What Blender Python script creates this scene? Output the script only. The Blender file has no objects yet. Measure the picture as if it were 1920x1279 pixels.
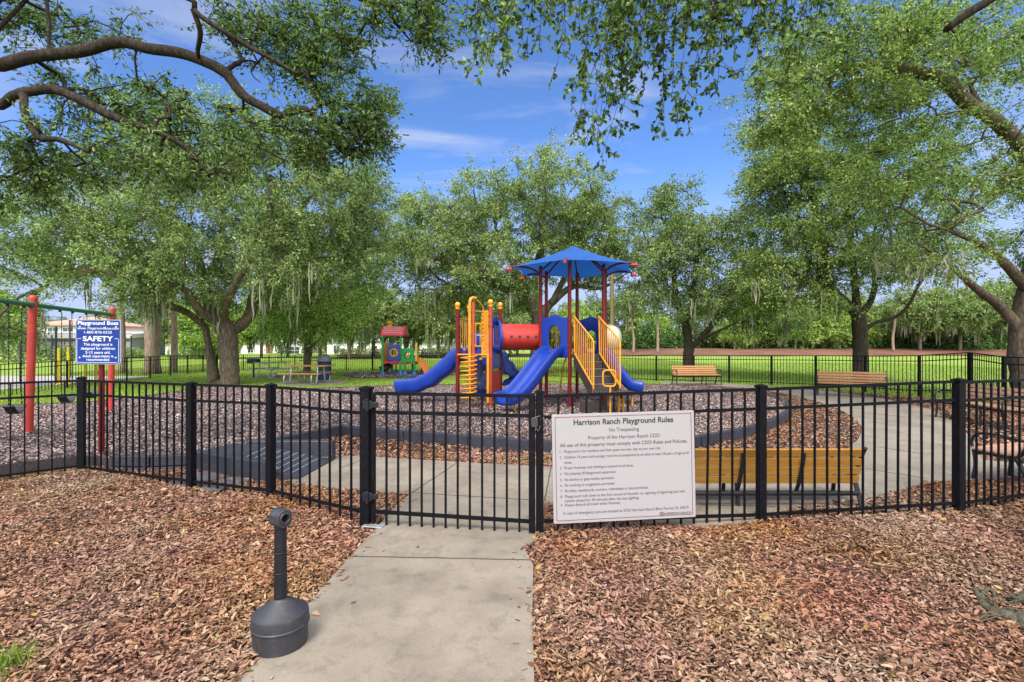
import bpy, math, random
import numpy as np
from mathutils import Vector, Matrix

random.seed(7)
S = bpy.context.scene
COL = S.collection
R = math.radians

# ------------------------------------------------------------------ camera model (1920 x 1279 photo pixels)
F, CX, YH, EYE = 950.0, 960.0, 646.0, 1.65

def gp(x, y, z=0.0):
    """point at height z that the photo shows at pixel (x, y)"""
    Y = F * (EYE - z) / (y - YH)
    return Vector(((x - CX) / F * Y, Y, z))

def pt(x, y, Y):
    """point at distance Y that the photo shows at pixel (x, y)"""
    return Vector(((x - CX) / F * Y, Y, EYE - (y - YH) / F * Y))

cam_d = bpy.data.cameras.new('camera')
cam = bpy.data.objects.new('camera', cam_d); COL.objects.link(cam)
cam.location = (0, 0, EYE); cam.rotation_euler = (R(90), 0, 0)
cam_d.sensor_width = 36; cam_d.lens = F / 1920 * 36
cam_d.shift_y = (YH - 639.5) / 1920
cam_d.clip_end = 2000; cam_d.clip_start = 0.05
S.camera = cam

# ------------------------------------------------------------------ object helpers
def tag(o, label=None, cat=None, group=None, kind=None):
    if label: o['label'] = label
    if cat: o['category'] = cat
    if group: o['group'] = group
    if kind: o['kind'] = kind
    return o

def thing(name, label, cat, loc=(0, 0, 0), rz=0.0, group=None):
    o = bpy.data.objects.new(name, None); COL.objects.link(o)
    o.empty_display_size = 0.2
    o.location = loc; o.rotation_euler = (0, 0, rz)
    return tag(o, label, cat, group)

def dup(root, loc, rz=0.0, label=None, scale=None):
    r = root.copy(); COL.objects.link(r); r.location = loc; r.rotation_euler = (0, 0, rz)
    if scale: r.scale = scale
    if label: r['label'] = label
    for ch in list(root.children):
        c = ch.copy(); COL.objects.link(c); c.parent = r
        for g in list(ch.children):
            d = g.copy(); COL.objects.link(d); d.parent = c
    return r

def woff(p):
    o = Vector((0, 0, 0))
    while p is not None: o = o + p.location; p = p.parent
    return o

class MB:
    def __init__(s): s.v = []; s.f = []; s.mi = []
    def add(s, vs, fs, mi=0):
        o = len(s.v); s.v += [tuple(v) for v in vs]
        s.f += [[i + o for i in f] for f in fs]; s.mi += [mi] * len(fs); return s
    def box(s, c, d, rot=None, mi=0):
        c = Vector(c); h = Vector(d) / 2
        vs = [Vector((x * h.x, y * h.y, z * h.z)) for x in (-1, 1) for y in (-1, 1) for z in (-1, 1)]
        if rot is not None: vs = [rot @ v for v in vs]
        return s.add([v + c for v in vs], [(0, 1, 3, 2), (4, 6, 7, 5), (0, 4, 5, 1), (2, 3, 7, 6), (0, 2, 6, 4), (1, 5, 7, 3)], mi)
    def bar(s, a, b, w, h, up=(0, 0, 1), mi=0):
        a = Vector(a); b = Vector(b); d = (b - a); L = d.length; d.normalize()
        up = Vector(up); sx = d.cross(up)
        if sx.length < 1e-4: sx = d.cross(Vector((1, 0, 0)))
        sx.normalize(); u = sx.cross(d)
        M = Matrix((sx, d, u)).transposed()
        return s.box((a + b) / 2, (w, L, h), M, mi)
    def tube(s, pts, r, n=8, cap=True, mi=0, closed=False, flat=None):
        pts = [Vector(p) for p in pts]; m = len(pts)
        rr = r if isinstance(r, (list, tuple)) else [r] * m
        vs = []; ref = None
        for i, p in enumerate(pts):
            if closed: t = pts[(i + 1) % m] - pts[i - 1]
            else: t = pts[min(i + 1, m - 1)] - pts[max(i - 1, 0)]
            t.normalize()
            if ref is None:
                ref = Vector((0, 0, 1)) if abs(t.z) < .9 else Vector((1, 0, 0))
            a = ref - t * ref.dot(t)
            if a.length < 1e-4: a = Vector((0, 1, 0)) - t * t.y
            a.normalize(); b = t.cross(a); ref = a
            for k in range(n):
                q = 2 * math.pi * (k + .5) / n
                fa, fb = (flat if flat else (1, 1))
                vs.append(p + a * math.cos(q) * rr[i] * fa + b * math.sin(q) * rr[i] * fb)
        fs = []
        for i in range(m if closed else m - 1):
            j = (i + 1) % m
            for k in range(n):
                fs.append((i * n + k, i * n + (k + 1) % n, j * n + (k + 1) % n, j * n + k))
        if cap and not closed:
            fs.append(tuple(range(n - 1, -1, -1))); fs.append(tuple((m - 1) * n + k for k in range(n)))
        return s.add(vs, fs, mi)
    def lathe(s, prof, c=(0, 0, 0), n=20, sx=1, sy=1, rot=None, mi=0):
        c = Vector(c); vs = []; m = len(prof)
        for r, z in prof:
            for k in range(n):
                q = 2 * math.pi * k / n
                v = Vector((r * math.cos(q) * sx, r * math.sin(q) * sy, z))
                if rot is not None: v = rot @ v
                vs.append(v + c)
        fs = [(i * n + k, i * n + (k + 1) % n, (i + 1) * n + (k + 1) % n, (i + 1) * n + k) for i in range(m - 1) for k in range(n)]
        fs.append(tuple(range(n - 1, -1, -1))); fs.append(tuple((m - 1) * n + k for k in range(n)))
        return s.add(vs, fs, mi)
    def prism(s, poly, t, M, mi=0):
        """2D outline poly in the local xy plane of M, thickness t along its local z (centred)"""
        n = len(poly)
        vs = [M @ Vector((x, y, -t / 2)) for x, y in poly] + [M @ Vector((x, y, t / 2)) for x, y in poly]
        fs = [tuple(range(n - 1, -1, -1)), tuple(range(n, 2 * n))] + [(i, (i + 1) % n, n + (i + 1) % n, n + i) for i in range(n)]
        return s.add(vs, fs, mi)
    def slab(s, poly, z0, z1, mi=0):
        n = len(poly)
        vs = [(p[0], p[1], z0) for p in poly] + [(p[0], p[1], z1) for p in poly]
        fs = [tuple(range(n - 1, -1, -1)), tuple(range(n, 2 * n))] + [(i, (i + 1) % n, n + (i + 1) % n, n + i) for i in range(n)]
        return s.add(vs, fs, mi)
    def ringplate(s, outer, inner, t, M, mi=0):
        """plate with a hole: outer / inner outlines with equal point counts"""
        n = len(outer); vs = []
        for z in (-t / 2, t / 2):
            vs += [M @ Vector((x, y, z)) for x, y in outer] + [M @ Vector((x, y, z)) for x, y in inner]
        fs = []
        for i in range(n):
            j = (i + 1) % n
            fs += [(j, i, n + i, n + j), (2 * n + i, 2 * n + j, 3 * n + j, 3 * n + i),
                   (i, j, 2 * n + j, 2 * n + i), (n + j, n + i, 3 * n + i, 3 * n + j)]
        return s.add(vs, fs, mi)
    def build(s, name, mat, parent=None, smooth=False, bevel=0, local=False, seg=2, sub=0, kind=None):
        me = bpy.data.meshes.new(name)
        off = woff(parent)
        me.from_pydata([(v[0] - off[0], v[1] - off[1], v[2] - off[2]) for v in s.v], [], s.f)
        for m in (mat if isinstance(mat, (list, tuple)) else [mat]): me.materials.append(m)
        if isinstance(mat, (list, tuple)): me.polygons.foreach_set('material_index', s.mi)
        o = bpy.data.objects.new(name, me); COL.objects.link(o)
        import bmesh
        bm = bmesh.new(); bm.from_mesh(me); bmesh.ops.recalc_face_normals(bm, faces=bm.faces); bm.to_mesh(me); bm.free()
        if smooth:
            me.polygons.foreach_set('use_smooth', [True] * len(me.polygons))
            if smooth != 'all': me.set_sharp_from_angle(angle=R(40))
        if sub:
            md = o.modifiers.new('sub', 'SUBSURF'); md.levels = sub; md.render_levels = sub
        if bevel:
            md = o.modifiers.new('bevel', 'BEVEL'); md.width = bevel; md.segments = seg; md.limit_method = 'ANGLE'; md.angle_limit = R(35)
        if parent is not None: o.parent = parent
        if kind: o['kind'] = kind
        return o

def np_mesh(name, v, faces, mat, parent=None, smooth=False):
    """v (N,3) array, faces list of (M,k) arrays"""
    me = bpy.data.meshes.new(name)
    v = np.asarray(v, dtype=np.float32)
    if parent is not None: v = v - np.array(woff(parent)[:], dtype=np.float32)
    me.vertices.add(len(v)); me.vertices.foreach_set('co', v.ravel())
    nl = sum(f.size for f in faces); npoly = sum(len(f) for f in faces)
    me.loops.add(nl); me.polygons.add(npoly)
    me.loops.foreach_set('vertex_index', np.concatenate([f.ravel() for f in faces]).astype(np.int32))
    tot = np.concatenate([np.full(len(f), f.shape[1]) for f in faces])
    st = np.concatenate([[0], np.cumsum(tot)[:-1]]).astype(np.int32)
    me.polygons.foreach_set('loop_start', st)
    if smooth: me.polygons.foreach_set('use_smooth', np.ones(npoly, dtype=bool))
    me.update(calc_edges=True)
    me.materials.append(mat)
    o = bpy.data.objects.new(name, me); COL.objects.link(o)
    if parent is not None: o.parent = parent
    return o

def smooth_path(P, n=6):
    """Catmull-Rom through points"""
    P = [Vector(p) for p in P]
    Q = [P[0] * 2 - P[1]] + P + [P[-1] * 2 - P[-2]]
    out = []
    for i in range(1, len(Q) - 2):
        a, b, c, d = Q[i - 1], Q[i], Q[i + 1], Q[i + 2]
        for k in range(n):
            t = k / n
            out.append(.5 * ((2 * b) + (c - a) * t + (2 * a - 5 * b + 4 * c - d) * t * t + (3 * b - a - 3 * c + d) * t ** 3))
    out.append(P[-1]); return out

def rrect(w, h, r, n=4, cx=0, cy=0):
    pts = []
    for sx, sy, a0 in ((1, 1, 0), (-1, 1, 90), (-1, -1, 180), (1, -1, 270)):
        for k in range(n + 1):
            a = R(a0 + 90 * k / n)
            pts.append((cx + sx * (w / 2 - r) + r * math.cos(a), cy + sy * (h / 2 - r) + r * math.sin(a)))
    return pts

def frame_M(o, xdir, up=(0, 0, 1)):
    """matrix whose local x runs along xdir, local y up, local z = normal"""
    x = Vector(xdir).normalized(); u = Vector(up); z = x.cross(u).normalized(); y = z.cross(x)
    return Matrix.Translation(Vector(o)) @ Matrix((x, y, z)).transposed().to_4x4()

# ------------------------------------------------------------------ materials
def new_mat(name):
    m = bpy.data.materials.new(name); m.use_nodes = True
    nt = m.node_tree; return m, nt, nt.nodes['Principled BSDF'], nt.nodes['Material Output']

def N(nt, typ, **kw):
    n = nt.nodes.new(typ)
    for k, v in kw.items():
        if k in n.inputs.keys() and not hasattr(n, k): n.inputs[k].default_value = v
        elif hasattr(n, k): setattr(n, k, v)
        else: n.inputs[k].default_value = v
    return n

def ramp(nt, stops):
    n = nt.nodes.new('ShaderNodeValToRGB'); cr = n.color_ramp
    while len(cr.elements) > 1: cr.elements.remove(cr.elements[-1])
    cr.elements[0].position = stops[0][0]; cr.elements[0].color = (*stops[0][1], 1)
    for p, c in stops[1:]:
        e = cr.elements.new(p); e.color = (*c, 1)
    return n

def mat(name, col, rough=.5, var=.12, scale=6, metal=0, bump=0, bscale=60, spec=.5, coat=0, dirt=0):
    m, nt, b, out = new_mat(name)
    tc = N(nt, 'ShaderNodeTexCoord')
    nz = N(nt, 'ShaderNodeTexNoise', Scale=scale, Detail=5.0, Roughness=.6)
    nt.links.new(tc.outputs['Object'], nz.inputs['Vector'])
    c0 = tuple(max(0, c * (1 - var)) for c in col); c1 = tuple(min(1, c * (1 + var)) for c in col)
    rp = ramp(nt, [(.3, c0), (.7, c1)])
    nt.links.new(nz.outputs['Fac'], rp.inputs['Fac'])
    last = rp.outputs['Color']
    if dirt:
        nz3 = N(nt, 'ShaderNodeTexNoise', Scale=scale * 2.7, Detail=8.0, Roughness=.7)
        nt.links.new(tc.outputs['Object'], nz3.inputs['Vector'])
        r3 = ramp(nt, [(.52, (0, 0, 0)), (.72, (1, 1, 1))]); nt.links.new(nz3.outputs['Fac'], r3.inputs['Fac'])
        mx = N(nt, 'ShaderNodeMix', data_type='RGBA'); mx.inputs[7].default_value = (.12, .1, .08, 1)
        mm = N(nt, 'ShaderNodeMath', operation='MULTIPLY'); mm.inputs[1].default_value = dirt
        nt.links.new(r3.outputs['Color'], mm.inputs[0]); nt.links.new(mm.outputs[0], mx.inputs[0])
        nt.links.new(last, mx.inputs[6]); last = mx.outputs[2]
    nt.links.new(last, b.inputs['Base Color'])
    b.inputs['Roughness'].default_value = rough; b.inputs['Metallic'].default_value = metal
    b.inputs['Specular IOR Level'].default_value = spec; b.inputs['Coat Weight'].default_value = coat
    if bump:
        n2 = N(nt, 'ShaderNodeTexNoise', Scale=bscale, Detail=4.0); nt.links.new(tc.outputs['Object'], n2.inputs['Vector'])
        bp = N(nt, 'ShaderNodeBump', Strength=bump, Distance=.02); nt.links.new(n2.outputs['Fac'], bp.inputs['Height'])
        nt.links.new(bp.outputs['Normal'], b.inputs['Normal'])
    return m

def island_mat(name, stops, rough=.6, trans=0, noise_scale=.4, noise_amt=.5, tcol=(.3, .45, .05), spec=.3, huev=0):
    """colour differs from piece to piece (leaf, chip, blade) and drifts slowly over space"""
    m, nt, b, out = new_mat(name)
    g = N(nt, 'ShaderNodeNewGeometry'); tc = N(nt, 'ShaderNodeTexCoord')
    nz = N(nt, 'ShaderNodeTexNoise', Scale=noise_scale, Detail=3.0)
    nt.links.new(tc.outputs['Object'], nz.inputs['Vector'])
    a = N(nt, 'ShaderNodeMath', operation='SUBTRACT'); a.inputs[1].default_value = .5
    nt.links.new(nz.outputs['Fac'], a.inputs[0])
    ml = N(nt, 'ShaderNodeMath', operation='MULTIPLY_ADD'); ml.inputs[1].default_value = noise_amt * 2
    nt.links.new(a.outputs[0], ml.inputs[0]); nt.links.new(g.outputs['Random Per Island'], ml.inputs[2])
    rp = ramp(nt, stops); nt.links.new(ml.outputs[0], rp.inputs['Fac'])
    if huev:
        hn = N(nt, 'ShaderNodeTexNoise', Scale=1.1, Detail=5.0, Roughness=.65); nt.links.new(tc.outputs['Object'], hn.inputs['Vector'])
        hm = N(nt, 'ShaderNodeMapRange'); hm.inputs['From Min'].default_value = .3; hm.inputs['From Max'].default_value = .7; hm.inputs['To Min'].default_value = .5 - huev; hm.inputs['To Max'].default_value = .5 + huev
        nt.links.new(hn.outputs['Fac'], hm.inputs['Value'])
        hs = N(nt, 'ShaderNodeHueSaturation'); nt.links.new(hm.outputs['Result'], hs.inputs['Hue']); nt.links.new(rp.outputs['Color'], hs.inputs['Color']); hn2 = N(nt, 'ShaderNodeTexNoise', Scale=.7, Detail=3.0)
        nt.links.new(tc.outputs['Object'], hn2.inputs['Vector']); hv = N(nt, 'ShaderNodeMapRange'); hv.inputs['From Min'].default_value = .3; hv.inputs['From Max'].default_value = .7; hv.inputs['To Min'].default_value = .8; hv.inputs['To Max'].default_value = 1.2
        nt.links.new(hn2.outputs['Fac'], hv.inputs['Value']); nt.links.new(hv.outputs['Result'], hs.inputs['Saturation'])
        rp = hs
    nt.links.new(rp.outputs['Color'], b.inputs['Base Color'])
    b.inputs['Roughness'].default_value = rough; b.inputs['Specular IOR Level'].default_value = spec
    if trans:
        t = N(nt, 'ShaderNodeBsdfTranslucent')
        mx = N(nt, 'ShaderNodeMix', data_type='RGBA', blend_type='MULTIPLY'); mx.inputs[0].default_value = 1
        mx.inputs[7].default_value = (*tcol, 1)
        nt.links.new(rp.outputs['Color'], mx.inputs[6]); nt.links.new(mx.outputs[2], t.inputs['Color'])
        ms = N(nt, 'ShaderNodeMixShader'); ms.inputs[0].default_value = trans
        nt.links.new(b.outputs[0], ms.inputs[1]); nt.links.new(t.outputs[0], ms.inputs[2])
        nt.links.new(ms.outputs[0], out.inputs['Surface'])
    return m

# ------------------------------------------------------------------ light
SUN_EL, SUN_AZ = R(53), R(196)          # azimuth clockwise from +Y (the view direction)
w = bpy.data.worlds.new('World'); S.world = w; w.use_nodes = True
nt = w.node_tree; bg = nt.nodes['Background']
sky = N(nt, 'ShaderNodeTexSky', sky_type='NISHITA'); sky.sun_disc = False
sky.sun_elevation = SUN_EL; sky.sun_rotation = SUN_AZ
sky.air_density = .6; sky.dust_density = 0; sky.ozone_density = 10.0; sky.altitude = 10
tc = N(nt, 'ShaderNodeTexCoord')
mp = N(nt, 'ShaderNodeMapping'); mp.inputs['Scale'].default_value = (1.5, 1.5, 7.0); mp.inputs['Rotation'].default_value = (0, R(7), R(-12))
nt.links.new(tc.outputs['Generated'], mp.inputs['Vector'])
cn = N(nt, 'ShaderNodeTexNoise', Scale=1.5, Detail=7.0, Roughness=.55, Distortion=.6)
nt.links.new(mp.outputs[0], cn.inputs['Vector'])
cr = ramp(nt, [(.5, (0, 0, 0)), (.78, (1, 1, 1))]); nt.links.new(cn.outputs['Fac'], cr.inputs['Fac'])
cmul = N(nt, 'ShaderNodeMath', operation='MULTIPLY'); cmul.inputs[1].default_value = .75
nt.links.new(cr.outputs['Color'], cmul.inputs[0])
mx = N(nt, 'ShaderNodeMix', data_type='RGBA'); mx.inputs[7].default_value = (2.6, 2.75, 3.2, 1)
nt.links.new(cmul.outputs[0], mx.inputs[0]); nt.links.new(sky.outputs[0], mx.inputs[6])
# pale lavender haze low over the horizon
sz = N(nt, 'ShaderNodeSeparateXYZ'); nt.links.new(tc.outputs['Generated'], sz.inputs[0])
hz = N(nt, 'ShaderNodeMapRange', interpolation_type='SMOOTHSTEP'); hz.inputs['From Min'].default_value = .34; hz.inputs['From Max'].default_value = .08; hz.inputs['To Max'].default_value = .92
nt.links.new(sz.outputs['Z'], hz.inputs['Value'])
mxh = N(nt, 'ShaderNodeMix', data_type='RGBA'); mxh.inputs[7].default_value = (1.75, 2.05, 2.95, 1)
nt.links.new(hz.outputs['Result'], mxh.inputs[0]); nt.links.new(mx.outputs[2], mxh.inputs[6])
# bright broken cloud added unseen overhead and behind as fill light; blue opening ahead
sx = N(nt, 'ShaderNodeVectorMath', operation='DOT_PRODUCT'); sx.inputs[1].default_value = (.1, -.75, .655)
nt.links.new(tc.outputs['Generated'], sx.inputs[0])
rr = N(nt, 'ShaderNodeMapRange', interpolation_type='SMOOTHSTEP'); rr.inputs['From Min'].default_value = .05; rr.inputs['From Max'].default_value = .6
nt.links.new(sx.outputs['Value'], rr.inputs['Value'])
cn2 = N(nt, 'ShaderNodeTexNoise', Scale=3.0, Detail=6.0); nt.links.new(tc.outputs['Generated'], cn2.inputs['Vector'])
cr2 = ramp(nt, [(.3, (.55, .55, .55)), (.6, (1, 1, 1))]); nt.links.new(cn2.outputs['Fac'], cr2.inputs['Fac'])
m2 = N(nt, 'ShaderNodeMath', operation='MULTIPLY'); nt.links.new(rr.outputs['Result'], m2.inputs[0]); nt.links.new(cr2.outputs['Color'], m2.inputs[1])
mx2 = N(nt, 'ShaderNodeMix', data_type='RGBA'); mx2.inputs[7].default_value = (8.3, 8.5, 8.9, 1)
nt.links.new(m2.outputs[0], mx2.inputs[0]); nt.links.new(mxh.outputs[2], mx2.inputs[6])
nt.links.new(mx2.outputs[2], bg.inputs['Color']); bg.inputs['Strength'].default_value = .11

sd = bpy.data.lights.new('sun', 'SUN'); sun = bpy.data.objects.new('sun', sd); COL.objects.link(sun)
sd.energy = 1.7; sd.angle = R(22); sd.color = (1, .95, .86)
sv = Vector((math.sin(SUN_AZ) * math.cos(SUN_EL), math.cos(SUN_AZ) * math.cos(SUN_EL), math.sin(SUN_EL)))
sun.rotation_euler = sv.to_track_quat('Z', 'Y').to_euler(); sun.location = (0, 0, 40)

S.view_settings.view_transform = 'Standard'; S.view_settings.look = 'None'
S.view_settings.exposure = 1.5; S.view_settings.gamma = 1
S.render.engine = 'CYCLES'
cy = S.cycles
cy.max_bounces = 8; cy.diffuse_bounces = 6; cy.glossy_bounces = 3; cy.transmission_bounces = 4; cy.transparent_max_bounces = 8
cy.use_denoising = True; cy.caustics_reflective = False; cy.caustics_refractive = False
cy.sample_clamp_indirect = 6
# ================================================================== GROUND
def ground_mat(name, stops, scale, bump, rough=.9, scale2=.25):
    m, nt, b, out = new_mat(name)
    tc = N(nt, 'ShaderNodeTexCoord')
    n1 = N(nt, 'ShaderNodeTexNoise', Scale=scale, Detail=8.0, Roughness=.7); nt.links.new(tc.outputs['Object'], n1.inputs['Vector'])
    n2 = N(nt, 'ShaderNodeTexNoise', Scale=scale2, Detail=4.0); nt.links.new(tc.outputs['Object'], n2.inputs['Vector'])
    a = N(nt, 'ShaderNodeMath', operation='MULTIPLY_ADD'); a.inputs[1].default_value = .5
    h = N(nt, 'ShaderNodeMath', operation='MULTIPLY'); h.inputs[1].default_value = .5
    nt.links.new(n2.outputs['Fac'], h.inputs[0])
    nt.links.new(n1.outputs['Fac'], a.inputs[0]); nt.links.new(h.outputs[0], a.inputs[2])
    rp = ramp(nt, stops); nt.links.new(a.outputs[0], rp.inputs['Fac'])
    nt.links.new(rp.outputs['Color'], b.inputs['Base Color'])
    b.inputs['Roughness'].default_value = rough; b.inputs['Specular IOR Level'].default_value = .2
    bp = N(nt, 'ShaderNodeBump', Strength=bump, Distance=.05); nt.links.new(n1.outputs['Fac'], bp.inputs['Height'])
    nt.links.new(bp.outputs['Normal'], b.inputs['Normal'])
    return m

M_lawn = ground_mat('mown_grass', [(.3, (0.140, 0.217, 0.024)), (.5, (0.199, 0.297, 0.038)), (.7, (0.266, 0.362, 0.068))], 9, .5, scale2=.12)
M_soil = ground_mat('dark_bark_soil', [(.3, (.05, .026, .017)), (.7, (.12, .065, .045))], 30, .8)
M_rubber = ground_mat('rubber_mulch_bed', [(.3, (.05, .04, .042)), (.7, (.12, .095, .095))], 30, .8)
M_bermsoil = ground_mat('pine_bark_bank', [(.3, (0.101, 0.045, 0.028)), (.5, (0.158, 0.077, 0.050)), (.7, (0.230, 0.128, 0.087))], 5, 1.2)

# worn, drier patches in the turf
_nt = M_lawn.node_tree; _b = _nt.nodes['Principled BSDF']; _src = _b.inputs['Base Color'].links[0].from_socket
_tc = N(_nt, 'ShaderNodeTexCoord'); _n = N(_nt, 'ShaderNodeTexNoise', Scale=.23, Detail=9.0, Roughness=.7, Distortion=.5); _nt.links.new(_tc.outputs['Object'], _n.inputs['Vector'])
_r = ramp(_nt, [(.52, (0, 0, 0)), (.72, (.75, .75, .75))]); _nt.links.new(_n.outputs['Fac'], _r.inputs['Fac'])
_m = N(_nt, 'ShaderNodeMix', data_type='RGBA'); _m.inputs[7].default_value = (.34, .3, .1, 1); _nt.links.new(_r.outputs[0], _m.inputs[0]); _nt.links.new(_src, _m.inputs[6]); _nt.links.new(_m.outputs[2], _b.inputs['Base Color'])

def lawn_z(X, Y):
    z = 0.0
    # low planted bank behind the field
    if X > 8: z += .95 * min(1, max(0, (Y - 66 - .12 * abs(X - 40)) / 10))
    return z
xs = [-400, -250, -150, -90] + list(range(-60, 121, 6)) + [160, 250, 400]
ys = [-40, -10, 0, 8, 16, 24, 32, 40, 48, 56, 62, 66, 69, 72, 75, 78, 82, 90, 110, 150, 250, 450]
mb = MB(); nx = len(xs)
mb.v = [(x, y, lawn_z(x, y)) for y in ys for x in xs]
mb.f = [(j * nx + i, j * nx + i + 1, (j + 1) * nx + i + 1, (j + 1) * nx + i) for j in range(len(ys) - 1) for i in range(nx - 1)]
mb.mi = [0] * len(mb.f)
lawn = mb.build('lawn', M_lawn, smooth='all', kind='structure')
# bark bank sheet
mb = MB(); bx = list(range(9, 131, 4)); by = [66.5, 68, 70, 72, 74, 76, 79, 83]
def bank_y(x, y): return y + .12 * abs(x - 40) - (2.5 if 28 < x < 44 else 0) * 0 + .8 * math.sin(x * .35)
mb.v = [(x, bank_y(x, y), lawn_z(x, bank_y(x, y)) + .09) for y in by for x in bx]
mb.f = [(j * len(bx) + i, j * len(bx) + i + 1, (j + 1) * len(bx) + i + 1, (j + 1) * len(bx) + i) for j in range(len(by) - 1) for i in range(len(bx) - 1)]
mb.mi = [0] * len(mb.f)
mb.build('bark_bank', M_bermsoil, smooth='all', kind='structure')

# bark bed in front of and inside the fence
BED = [(-15, -3), (17, -3), (17, 11.2), (13.4, 13.6), (12.3, 16.2), (11.0, 18.9), (9, 20.4), (6.5, 19.8), (3, 16), (-6, 10), (-15, 9)]
MB().slab(BED, -.2, .006).build('bark_bed', M_soil, kind='structure')

# play area, raised inside its border
ZB, ZS = .18, .15
bpx = [(520, 822), (578, 810), (640, 798), (690, 803), (760, 808), (880, 817), (1000, 826), (1150, 829), (1235, 825), (1310, 818), (1372, 807), (1425, 795), (1460, 781), (1480, 768), (1478, 754),
       (1440, 739), (1380, 728), (1300, 722), (1200, 719), (1100, 719), (1000, 719), (870, 720), (745, 722), (650, 725), (560, 729), (500, 726), (390, 724), (281, 741), (166, 753), (0, 759), (-200, 766)]
BORDER = [tuple(gp(x, y, ZB).xy) for x, y in bpx]
LEFT = [(-15, 11), (-15, 3.4), (-9.2, 3.4), (-7.45, 5.15), (-5.8, 6.85), (-5.2, 6.62), (-4.15, 6.72), (-3.42, 6.3), (-3.5, 7.15), (-3.66, 7.25)]
PLAY = BORDER + LEFT
MB().slab(PLAY, -.05, ZS).build('play_surface', M_rubber, kind='structure')
# ring of dark mulch under the small play house
RING = [(-6.1 + 3.0 * math.cos(a) * (1 + .08 * math.sin(3 * a)), 27.2 + 2.6 * math.sin(a) * (1 + .06 * math.sin(5 * a))) for a in [i * math.pi / 16 for i in range(32)]]
MB().slab(RING, -.05, .05).build('mulch_ring', M_rubber, kind='structure')

# concrete walk
m, nt, b, out = new_mat('broom_concrete')
tc_ = N(nt, 'ShaderNodeTexCoord')
n1 = N(nt, 'ShaderNodeTexNoise', Scale=1.3, Detail=8.0, Roughness=.65); n2 = N(nt, 'ShaderNodeTexNoise', Scale=180.0, Detail=3.0)
n3 = N(nt, 'ShaderNodeTexNoise', Scale=6.0, Detail=9.0, Roughness=.75, Distortion=.4)
for q in (n1, n2, n3): nt.links.new(tc_.outputs['Object'], q.inputs['Vector'])
r1 = ramp(nt, [(.3, (0.162, 0.133, 0.103)), (.5, (0.226, 0.190, 0.147)), (.68, (0.275, 0.234, 0.185))]); nt.links.new(n1.outputs['Fac'], r1.inputs['Fac'])
r3 = ramp(nt, [(.36, (.5, .48, .45)), (.5, (1, 1, 1)), (.75, (1.06, 1.05, 1.02))]); nt.links.new(n3.outputs['Fac'], r3.inputs['Fac'])
mu = N(nt, 'ShaderNodeMix', data_type='RGBA', blend_type='MULTIPLY'); mu.inputs[0].default_value = .5
nt.links.new(r1.outputs[0], mu.inputs[6]); nt.links.new(r3.outputs[0], mu.inputs[7])
r2 = ramp(nt, [(.35, (.72, .72, .72)), (.62, (1.1, 1.1, 1.1))]); nt.links.new(n2.outputs['Fac'], r2.inputs['Fac'])
mu2 = N(nt, 'ShaderNodeMix', data_type='RGBA', blend_type='MULTIPLY'); mu2.inputs[0].default_value = .55
nt.links.new(mu.outputs[2], mu2.inputs[6]); nt.links.new(r2.outputs[0], mu2.inputs[7])
nt.links.new(mu2.outputs[2], b.inputs['Base Color']); b.inputs['Roughness'].default_value = .85
bp = N(nt, 'ShaderNodeBump', Strength=.25, Distance=.004); nt.links.new(n2.outputs['Fac'], bp.inputs['Height']); nt.links.new(bp.outputs['Normal'], b.inputs['Normal'])
M_conc = m
M_joint = mat('joint_dirt', (.06, .05, .045), .95)
ZW = .03
wpx = [(250, 1500), (445, 1279), (560, 1152), (640, 1062), (705, 990), (737, 955), (768, 926), (640, 917), (548, 908), (535, 893), (621, 853), (700, 856), (860, 866), (1034, 875), (1200, 882), (1310, 881), (1390, 876), (1450, 868),
       (1515, 859), (1560, 850), (1590, 841), (1608, 825), (1618, 805), (1605, 785), (1575, 768), (1530, 752), (1480, 739), (1420, 730), (1340, 723), (1240, 719.5),
       (1240, 715.5), (1340, 717.5), (1470, 727), (1560, 734), (1650, 746), (1740, 766), (1795, 793), (1832, 833), (1845, 862), (1920, 868), (2080, 868), (2080, 884), (1960, 889), (1849, 898), (1752, 903), (1687, 920), (1623, 935),
       (1560, 942), (1470, 957), (1420, 975), (1310, 987), (1200, 978), (1100, 958), (1021, 942), (1012, 975), (1003, 1012), (984, 1030), (1000, 1060), (998, 1150), (1002, 1279), (1004, 1500)]
WALK = [tuple(gp(x, y, ZW).xy) for x, y in wpx]
mb = MB().slab(WALK, -.08, ZW)
for (a, b_) in (((642, 1043), (998, 1050)), ((772, 924), (1018, 939)), ((860, 866), (772, 924)), ((1034, 875), (1021, 938)), ((640, 877), (680, 862)), ((1639, 837), (1742, 853)), ((1623, 879), (1735, 897)), ((1313, 947), (1455, 950)), ((1600, 772), (1780, 790)), ((1500, 741), (1600, 741))):
    A = gp(*a, ZW); B = gp(*b_, ZW); A.z = B.z = ZW
    q = [A + (B - A) * (i / 12) + Vector((random.uniform(-.004, .004), random.uniform(-.004, .004), 0)) for i in range(13)]
    for i in range(12): mb.bar(q[i], q[i + 1], .013, .006, mi=1)
walk = mb.build('walkway', [M_conc, M_joint], kind='structure')

# pad under the picnic tables
pad = [tuple(gp(x, y).xy) for x, y in ((515, 721), (560, 725), (640, 721), (655, 716), (600, 712), (540, 712))]
MB().slab(pad, -.05, .03).build('picnic_pad', M_conc, kind='structure')
pad = [tuple(gp(x, y).xy) for x, y in ((470, 709), (540, 710.5), (545, 706), (480, 705))]
MB().slab(pad, -.05, .03).build('picnic_pad', M_conc, kind='structure')
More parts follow.
